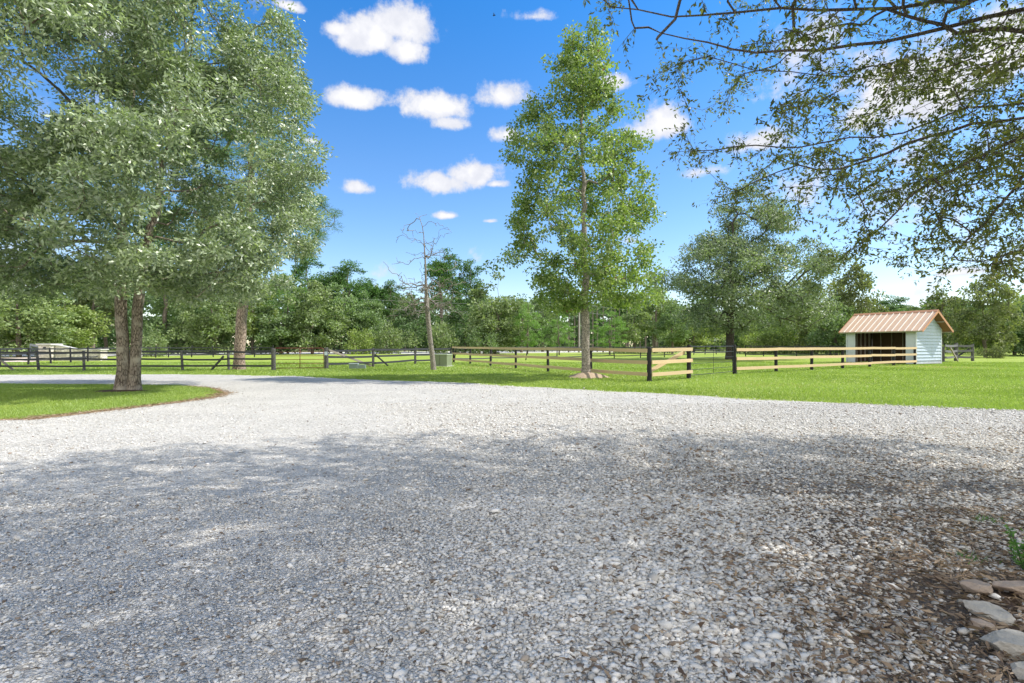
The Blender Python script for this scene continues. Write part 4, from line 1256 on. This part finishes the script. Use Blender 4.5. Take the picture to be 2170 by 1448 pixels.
def proto_pine(seed, H=18., z0=7., R=3.4, n=85, per=75):
    r = np.random.default_rng(seed); root = empty('pine_tree')
    tr = [(0, 0, -.1, 0), (0, 0, 2, 0)] + line((0, 0, 3), (r.normal() * .4, r.normal() * .4, H - .3), 12, .08, .3, r)
    T = envelope(n, (0, 0), [(z0, R * .5), (z0 + (H - z0) * .25, R), (z0 + (H - z0) * .65, R * .8), (H - .8, R * .45), (H, R * .15)], r, inner=.25, noise=.3, seed=seed, gap=-.15, gf=1.0)
    make_tree(root, [tr], T, .24, .03, M['bg_leaf'], M['far_bark'], per, .95, .40, .16, bf=.15, seg=1.0, wob=.04, flat=.7, droop=-.2, local=True, r=r, pn=.7)
    return root


def proto_shrub(seed, H=3.2, R=2.6):
    r = np.random.default_rng(seed); root = empty('shrub')
    tr = [[(dx, dy, -.05, 1), (dx * 1.6, dy * 1.6, .5, 1), (dx * 2.5, dy * 2.5, 1.2, 1)] for dx, dy in ((.2, 0), (-.15, .2), (-.1, -.25))]
    prof = [(.1, R * .8), (H * .3, R), (H * .65, R * .8), (H * .9, R * .4), (H, R * .1)]
    tg = envelope(38, (0, 0), prof, r, inner=.4, noise=.25, seed=seed + 2, clump=False)
    make_tree(root, tr, tg, .07, .015, M['bg_leaf'], M['far_bark'], 75, .75, .26, .15, bf=.3, seg=.8, flat=.7, droop=0, local=True, r=r)
    for o in root.children:
        if o.name.startswith('trunk'): o.name = 'stems'
    return root


protos = {'b0': (proto_broad(101), 12.), 'b1': (proto_broad(102, H=12, R=4.4, z0=.3), 12.), 'b2': (proto_broad(103, H=12, R=5.6, z0=.8, gap=-.35), 12.), 'b3': (proto_broad(104, H=12, R=3.6, z0=2.6, gap=-.2, n=60), 12.),
          'p0': (proto_pine(111), 18.), 'p1': (proto_pine(112, z0=8.5, R=3.0), 18.), 'y0': (proto_pine(113, H=18, z0=1.5, R=5.5, n=110), 18.),
          's0': (proto_shrub(121), 3.2), 's1': (proto_shrub(122), 3.2)}
PR = {'b0': 5., 'b1': 4.4, 'b2': 5.6, 'b3': 3.6, 'p0': 3.4, 'p1': 3.0, 'y0': 5.5, 's0': 2.6, 's1': 2.6}
used = set()
# kind, px of the middle, photo y of the top, half width in px, distance, tint, label
G_, GY, GD, GP, GB = (.84, .97, .78), (1.05, 1.08, .58), (.48, .66, .45), (1.08, 1.12, .92), (.85, .80, .62)
PB = (.40, .66, .32); PL = (.80, 1.12, .50)
TREES = [
 # left, behind the oak
 ('b2', -60, 560, 120, 66, GP, 'pale bushy tree at the left edge behind the gateway'),
 ('b0', 40, 590, 95, 62, GP, 'pale bushy tree behind the iron entrance gate'),
 ('b1', 130, 620, 70, 68, GY, 'yellow-green bushy tree above the stone gate pillar'),
 ('b3', 196, 560, 60, 74, GB, 'thin-trunked tree rising behind the right end of the stone wall'),
 ('b2', 225, 600, 75, 88, GD, 'dark tree left of the oak trunk, beyond the wall'),
 ('p0', 350, 420, 60, 80, PB, 'tall pine with a bare trunk right of the oak trunk'),
 ('s0', 322, 705, 36, 66, GP, 'pale bush right of the oak trunk behind the second fence'),
 ('b1', 390, 600, 75, 84, G_, 'grey-green tree between the oak and the pine trunk, left one'),
 ('b0', 455, 610, 70, 78, GP, 'pale tree just left of the bare pine trunk'),
 ('b3', 535, 600, 45, 82, GY, 'light tree right of the bare pine trunk'),
 ('y0', 610, 590, 62, 90, PL, 'bright green young pine above the rusty gate'),
 ('b1', 595, 640, 60, 82, G_, 'grey-green tree behind the rusty gate'),
 ('b2', 662, 612, 75, 84, GP, 'pale rounded tree behind the fence right of the rusty gate'),
 ('p0', 655, 545, 45, 125, PB, 'tall pine peeping out at the right edge of the oak crown'),
 ('p1', 708, 572, 42, 122, PB, 'dark green pine, first one in the open sky right of the oak'),
 ('p0', 742, 560, 48, 120, PB, 'dark green pine, tallest of the group left of the dead tree'),
 ('b0', 722, 612, 72, 90, G_, 'big grey-green tree in the middle of the group left of the dead tree'),
 ('p1', 790, 597, 40, 125, PB, 'dark pine with a flat top left of the dead tree'),
 ('b1', 775, 632, 48, 92, G_, 'narrow green tree at the right of the group left of the dead tree'),
 ('s1', 757, 700, 36, 84, GY, 'yellowish bush behind the fence left of the dead tree'),
 ('p0', 832, 600, 36, 128, PB, 'dark pine close to the left of the dead tree'),
 ('b3', 858, 640, 34, 118, GP, 'thin pale leafless-looking tree just left of the dead tree'),
 ('s0', 828, 690, 44, 88, GP, 'pale grey-green bush left of the dead tree'),
 ('b2', 880, 650, 62, 102, GD, 'dark tree right behind the dead tree trunk'),
 ('p1', 938, 536, 46, 108, PB, 'tall dark pine crossed by the dead tree branches'),
 ('s1', 942, 688, 40, 84, GP, 'pale bush just right of the dead tree trunk'),
 ('p0', 1000, 558, 38, 112, PB, 'tall dark pine midway between the dead tree and the sweetgum'),
 ('b0', 985, 655, 60, 100, GD, 'dark tree below the pine right of the dead tree'),
 ('b1', 1048, 598, 68, 88, GP, 'big pale willow-like tree left of the sweetgum'),
 ('s0', 1020, 700, 38, 82, G_, 'grey-green bush below the pale willow-like tree'),
 ('y0', 1118, 650, 36, 84, PL, 'bright young pine below the left edge of the sweetgum crown'),
 ('b3', 1105, 640, 45, 104, G_, 'green tree behind the left edge of the sweetgum'),
 ('y0', 1185, 668, 36, 78, PL, 'bright bushy young pine just left of the sweetgum trunk'),
 ('b2', 1150, 640, 70, 118, G_, 'wide green tree far behind the sweetgum'),
 ('y0', 1292, 665, 46, 80, PL, 'bright bushy young pine just right of the sweetgum trunk'),
 ('b3', 1345, 655, 40, 92, GP, 'pale thin tree right of the young pine'),
 ('b3', 1388, 600, 44, 96, GP, 'tall pale thin tree with dark trunk left of the live oak'),
 ('b3', 1425, 650, 36, 88, G_, 'thin tree with dark trunk at the left edge of the live oak'),
 ('p1', 1330, 625, 40, 130, PB, 'pine right behind the sweetgum crown'),
 ('b0', 1470, 660, 60, 115, GY, 'yellow-green tree under the left side of the live oak'),
 ('s0', 1600, 694, 40, 92, GY, 'light green bush right of the live oak trunk'),
 ('s1', 1655, 690, 44, 90, GY, 'light green bush left of the shed, middle of three'),
 ('s0', 1712, 694, 44, 92, GY, 'light green bush nearest the shed on its left'),
 ('b1', 1665, 640, 70, 118, G_, 'grey-green tree under the right side of the live oak'),
 ('b0', 1730, 575, 74, 86, GB, 'brownish green tree left of the shed roof'),
 ('b2', 1805, 578, 66, 78, GB, 'olive tree with dark stems directly behind the left end of the shed'),
 ('b1', 1772, 640, 50, 72, G_, 'grey-green small tree beside the left wall of the shed'),
 ('p0', 1890, 632, 44, 150, PB, 'far pine above the shed roof'),
 ('b2', 1880, 655, 70, 105, GD, 'dark tree behind the shed roof'),
 ('b0', 1940, 655, 62, 108, G_, 'green tree behind the peak of the shed roof'),
 ('b3', 1995, 622, 46, 82, GB, 'brownish open tree behind the right eave of the shed'),
 ('b1', 2035, 645, 54, 96, G_, 'green tree behind the weathered fence end'),
 ('b2', 2088, 600, 68, 62, GB, 'open tree with a thick dark trunk right of the weathered fence end'),
 ('s0', 2105, 735, 22, 58, GB, 'low brown bush at the foot of the tree right of the fence end'),
 ('b0', 2150, 622, 62, 78, GY, 'yellow-green tree near the right edge'),
 ('b1', 2215, 610, 70, 70, G_, 'green tree at the right edge'),
 ('b2', 2300, 590, 90, 74, GB, 'olive tree beyond the right edge'),
]
rr_ = random.Random(5)
for kind, px, ytop, hw, D, tint, label in TREES:
    proto, Hp = protos[kind]
    if kind not in used: root = proto; kids = list(proto.children); used.add(kind)
    else:
        root = proto.copy(); C.objects.link(root); kids = []
        for ch in proto.children:
            c = ch.copy(); C.objects.link(c); c.parent = root; kids.append(c)
    H = EYE + (HY - ytop) / F * D * (1.10 if kind[0] == 'b' else 1.04); wr = hw / F * D / PR[kind]
    root.location = ((px - CX) / F * D, D, 0); root.rotation_euler = (0, 0, rr_.uniform(0, 6.28)); root.scale = (wr, wr, H / Hp)
    j = rr_.uniform(.88, 1.1)
    for c in kids: c.color = (tint[0] * j, tint[1] * j, tint[2] * j, 1)
    tag(root, label, 'shrub' if kind[0] == 's' else 'tree', 'trees of the far tree line' if kind[0] != 's' else 'bushes along the tree line')
for k, (pr_, _) in protos.items():
    if k not in used:
        for ch in list(pr_.children): bpy.data.objects.remove(ch)
        bpy.data.objects.remove(pr_)


def far_wood():
    """the unbroken wood behind the single trees"""
    r = np.random.default_rng(31); n = 2700
    px = r.uniform(-250, 2450, n); D = r.uniform(128, 175, n)
    top = np.interp(px, [-250, 600, 850, 1100, 1400, 1800, 2000, 2450], [590, 596, 630, 634, 646, 657, 648, 628]) + 9 * np.sin(px / 27.) + 6 * np.sin(px / 11. + 1)
    Ht = EYE + (HY - top) / F * D; z = Ht * r.random(n) ** 1.0
    c = np.stack([(px - CX) / F * D, D, z], 1); per = 42
    cc = np.repeat(c, per, 0); off = unit(r.normal(size=(n * per, 3))) * (r.random((n * per, 1)) ** .5) * 2.6; off[:, 2] *= .7
    p = cc + off; p[:, 2] = np.maximum(p[:, 2], .1)
    L = r.uniform(.8, 1.4, n * per)
    o = leaves_mesh('far_wood', p, r.normal(size=(n * per, 3)), L, L * .6, M['bg_leaf'], None, np.clip(.6 * np.repeat(r.random(n), per) + .4 * r.random(n * per), 0, 1), r=r)
    o.color = (.50, .64, .46, 1); tag(o, 'dense green wood closing off the meadow behind the road', 'wood', None, 'stuff')
    # tall weeds in front of the wood
    n = 16000; px = r.uniform(1300, 2300, n); D = r.uniform(84, 128, n); X = (px - CX) / F * D
    ok = sfield(np.stack([X, D, D * 0], 1), 9, .12) > -.3; X = X[ok]; D = D[ok]; n = len(X)
    ax = r.normal(size=(n, 3)) * .35; ax[:, 2] = 1
    o = leaves_mesh('tall_weeds', np.stack([X, D, r.uniform(0, .4, n)], 1), ax, r.uniform(.4, 1.1, n), .22, M['bg_leaf'], None, r.random(n), r=r)
    o.color = (.85, .85, .6, 1); tag(o, 'pale tall weeds in front of the wood', 'weeds', None, 'stuff')
    # thin bare trunks of the pine stand
    n = 0


far_wood()

# slim pine stems seen right of the sweetgum trunk
stemP = MB().tube([(0, 0, -.1), (.05, 0, 4), (-.05, 0, 9), (0, 0, 13)], [.17, .14, .11, .05], 6).build('bare_pine', M['far_bark'])
rs = random.Random(9); first = True
for i in range(16):
    px = 1205 + i * 12.5 + rs.uniform(-4, 4); D = rs.uniform(100, 122)
    o = stemP if first else stemP.copy()
    if not first: C.objects.link(o)
    first = False
    o.location = ((px - CX) / F * D, D, 0); o.scale = (1, 1, rs.uniform(.75, .95)); o.rotation_euler = (0, rs.uniform(-.03, .03), rs.uniform(0, 6))
    tag(o, 'slim bare pine stem in the stand behind the sweetgum trunk', 'tree', 'bare pine stems behind the sweetgum')

# ------------------------------------------------------------------ poles and wires
def pole(px, ytop, yb, rad, label, arm=False):
    b = G(px, yb); H = EYE + (HY - ytop) / F * b.y
    root = empty('utility_pole', b); tag(root, label, 'pole')
    MB().tube([b, b + Vector((0, 0, H * .5)), b + Vector((0, 0, H))], [rad, rad * .9, rad * .75], 8).build('pole_shaft', M['pole'], root)
    if arm: MB().box(b + Vector((0, 0, H - .5)), (1.6, .1, .12)).build('crossarm', M['pole'], root)
    return b, H


pole(298, 655, 758, .14, 'short pale wooden pole right of the oak trunk')
bA, hA = pole(553, 612, 750, .15, 'pale utility pole between the pine trunk and the rusty gate', True)
bB, hB = pole(1228, 640, 747.5, .14, 'pale utility pole hidden partly by the sweetgum trunk', True)
bC = Vector((42, 150, 0)); bC2, hC = pole(1480, 655, 743.5, .12, 'far utility pole at the left edge of the live oak', True)
for k, (dz, lab) in enumerate(((-.35, 'upper power line crossing in front of the trees'), (-1.9, 'lower power line crossing in front of the trees'))):
    pts = []
    prv = None
    S = [(Vector((-75, 70, 0)), hA), (bA, hA), (bB, hB), (bC2, hC)]
    for (a, ha), (b, hb) in zip(S, S[1:]):
        for i in range(13):
            u_ = i / 12; p = a.lerp(b, u_); p.z = ha + (hb - ha) * u_ + dz - 4 * u_ * (1 - u_) * .9
            if not pts or (pts[-1] - p).length > .01: pts.append(p)
    w_ = MB().tube(pts, .017, 4).build('power_line', M['wire']); tag(w_, lab, 'wire')

# ------------------------------------------------------------------ edging rocks, plant, bird
def rock(px, y, size, rz, mat, label, seed, z=0., tilt=(0, 0)):
    r = np.random.default_rng(seed); c = G(px, y); import bmesh
    bm = bmesh.new(); bmesh.ops.create_icosphere(bm, subdivisions=4, radius=1)
    size = tuple(q * .88 for q in size); planes = unit(r.normal(size=(16, 3)) * np.array((1, 1, .6))); ds = r.uniform(.55, .85, 16)
    for v in bm.verts:
        p = np.array(v.co); p[2] = np.clip(p[2], -.62, .60)
        for nrm, d_ in zip(planes, ds):
            s_ = p @ nrm
            if s_ > d_: p = p - nrm * (s_ - d_)
        p = p * (1 + .03 * math.sin(p[0] * 9 + seed) * math.sin(p[1] * 8 + p[2] * 7) + .02 * math.sin(p[0] * 23 + p[1] * 17 + seed) + r.normal() * .008)
        v.co = Vector(p * np.array(size) / 2)
    me = bpy.data.meshes.new('edging_rock'); bm.to_mesh(me); bm.free(); me.materials.append(mat)
    o = bpy.data.objects.new('edging_rock', me); C.objects.link(o); o.location = c + Vector((0, 0, size[2] * .30 + z)); o.rotation_euler = (tilt[0], tilt[1], rz)
    tag(o, label, 'rock', 'rocks edging the planting bed')


sheet('planting_bed', ragged([Vector((2.55, 1.2, 0)), Vector((2.35, 1.9, 0)), Vector((2.42, 2.5, 0)), Vector((2.72, 3.05, 0)), Vector((3.3, 3.15, 0)), Vector((4.6, 3.6, 0)), Vector((6, 3.6, 0)), Vector((6, 1.2, 0))], .02, .2, 2), .009, M['soil'])
rock(2072, 1262, (.25, .17, .11), .1, M['rock_tan'], 'flat brownish rock at the far end of the bed edging', 3, .02)
rock(2150, 1262, (.34, .16, .08), -.1, M['rock_tan'], 'long flat brown rock running to the right edge', 4, .03)
rock(2088, 1310, (.27, .20, .09), -.7, M['rock_grey'], 'grey slab leaning below the flat brownish rock', 5, .01, (.15, .1))
rock(2078, 1335, (.18, .10, .07), -.45, M['rock_tan'], 'small pinkish wedge rock between the two grey ones', 6, .01)
rock(2140, 1384, (.33, .26, .15), -.55, M['rock_grey'], 'largest pale grey boulder in the bed edging', 7, .0)
rock(2178, 1440, (.20, .18, .11), .2, M['rock_grey'], 'rock cut by the frame at the lower right corner', 8, .0)
rock(2082, 1182, (.17, .05, .035), .05, M['rock_grey'], 'small thin mossy stone lying apart on the gravel', 9, 0)
rock(2045, 1282, (.09, .07, .05), .05, M['rock_grey'], 'little grey stone left of the bed edging', 10, 0)


def weed():
    r = np.random.default_rng(41); c = G(2184, 1215); root = empty('weed_plant', c); tag(root, 'leafy green weed at the right edge above the rocks', 'plant')
    st = MB(); P0 = []; A0 = []
    for i in range(16):
        a = r.uniform(0, 6.28); h = r.uniform(.14, .30); tip = c + Vector((math.cos(a) * .11, math.sin(a) * .11, h)); b = c + Vector((math.cos(a) * .03, math.sin(a) * .03, 0))
        st.tube([b, b.lerp(tip, .5) + Vector((0, 0, .02)), tip], [.003, .0025, .0015], 4)
        for k in range(26):
            u_ = r.uniform(.15, 1); P0.append(tuple(b.lerp(tip, u_))); A0.append((r.normal(), r.normal(), .5))
    st.build('stems', M['plant_leaf'], root)
    leaves_mesh('leaves', np.array(P0), np.array(A0), r.uniform(.02, .05, len(P0)), .014, M['plant_leaf'], root, r=r)


weed()
# small grass tufts in the gravel
r = np.random.default_rng(43)
for px, y, lab in ((2090, 1108, 'small grass tuft on the gravel above the weed'), (2055, 1190, 'sparse green sprig beside the thin mossy stone')):
    c = G(px, y); n = 45; a = r.normal(size=(n, 3)) * .6; a[:, 2] = 1
    o = leaves_mesh('grass_tuft', np.array(c)[None] + np.stack([r.normal(size=n) * .05, r.normal(size=n) * .04, np.full(n, .01)], 1), a, r.uniform(.03, .07, n), .006, M['plant_leaf'], None, r=r)
    tag(o, lab, 'grass tuft', None, 'stuff')
bc = P(1047, 33, 55); bm_ = MB()
root = empty('bird', bc); tag(root, 'tiny dark bird flying high left of the sweetgum top', 'bird')
bm_.tube([bc + Vector((-.16, 0, 0)), bc + Vector((-.08, 0, .01)), bc + Vector((.05, 0, .02)), bc + Vector((.14, 0, .03)), bc + Vector((.18, 0, .03))], [.01, .04, .05, .03, .006], 8)
for s_ in (-1, 1):
    bm_.prism([bc + Vector((-.05, 0, .03)), bc + Vector((.06, 0, .03)), bc + Vector((.0, s_ * .2, .12)), bc + Vector((-.06, s_ * .34, .07))], (0, 0, .008))
bm_.build('body', M['bird'], root)
print('script done')
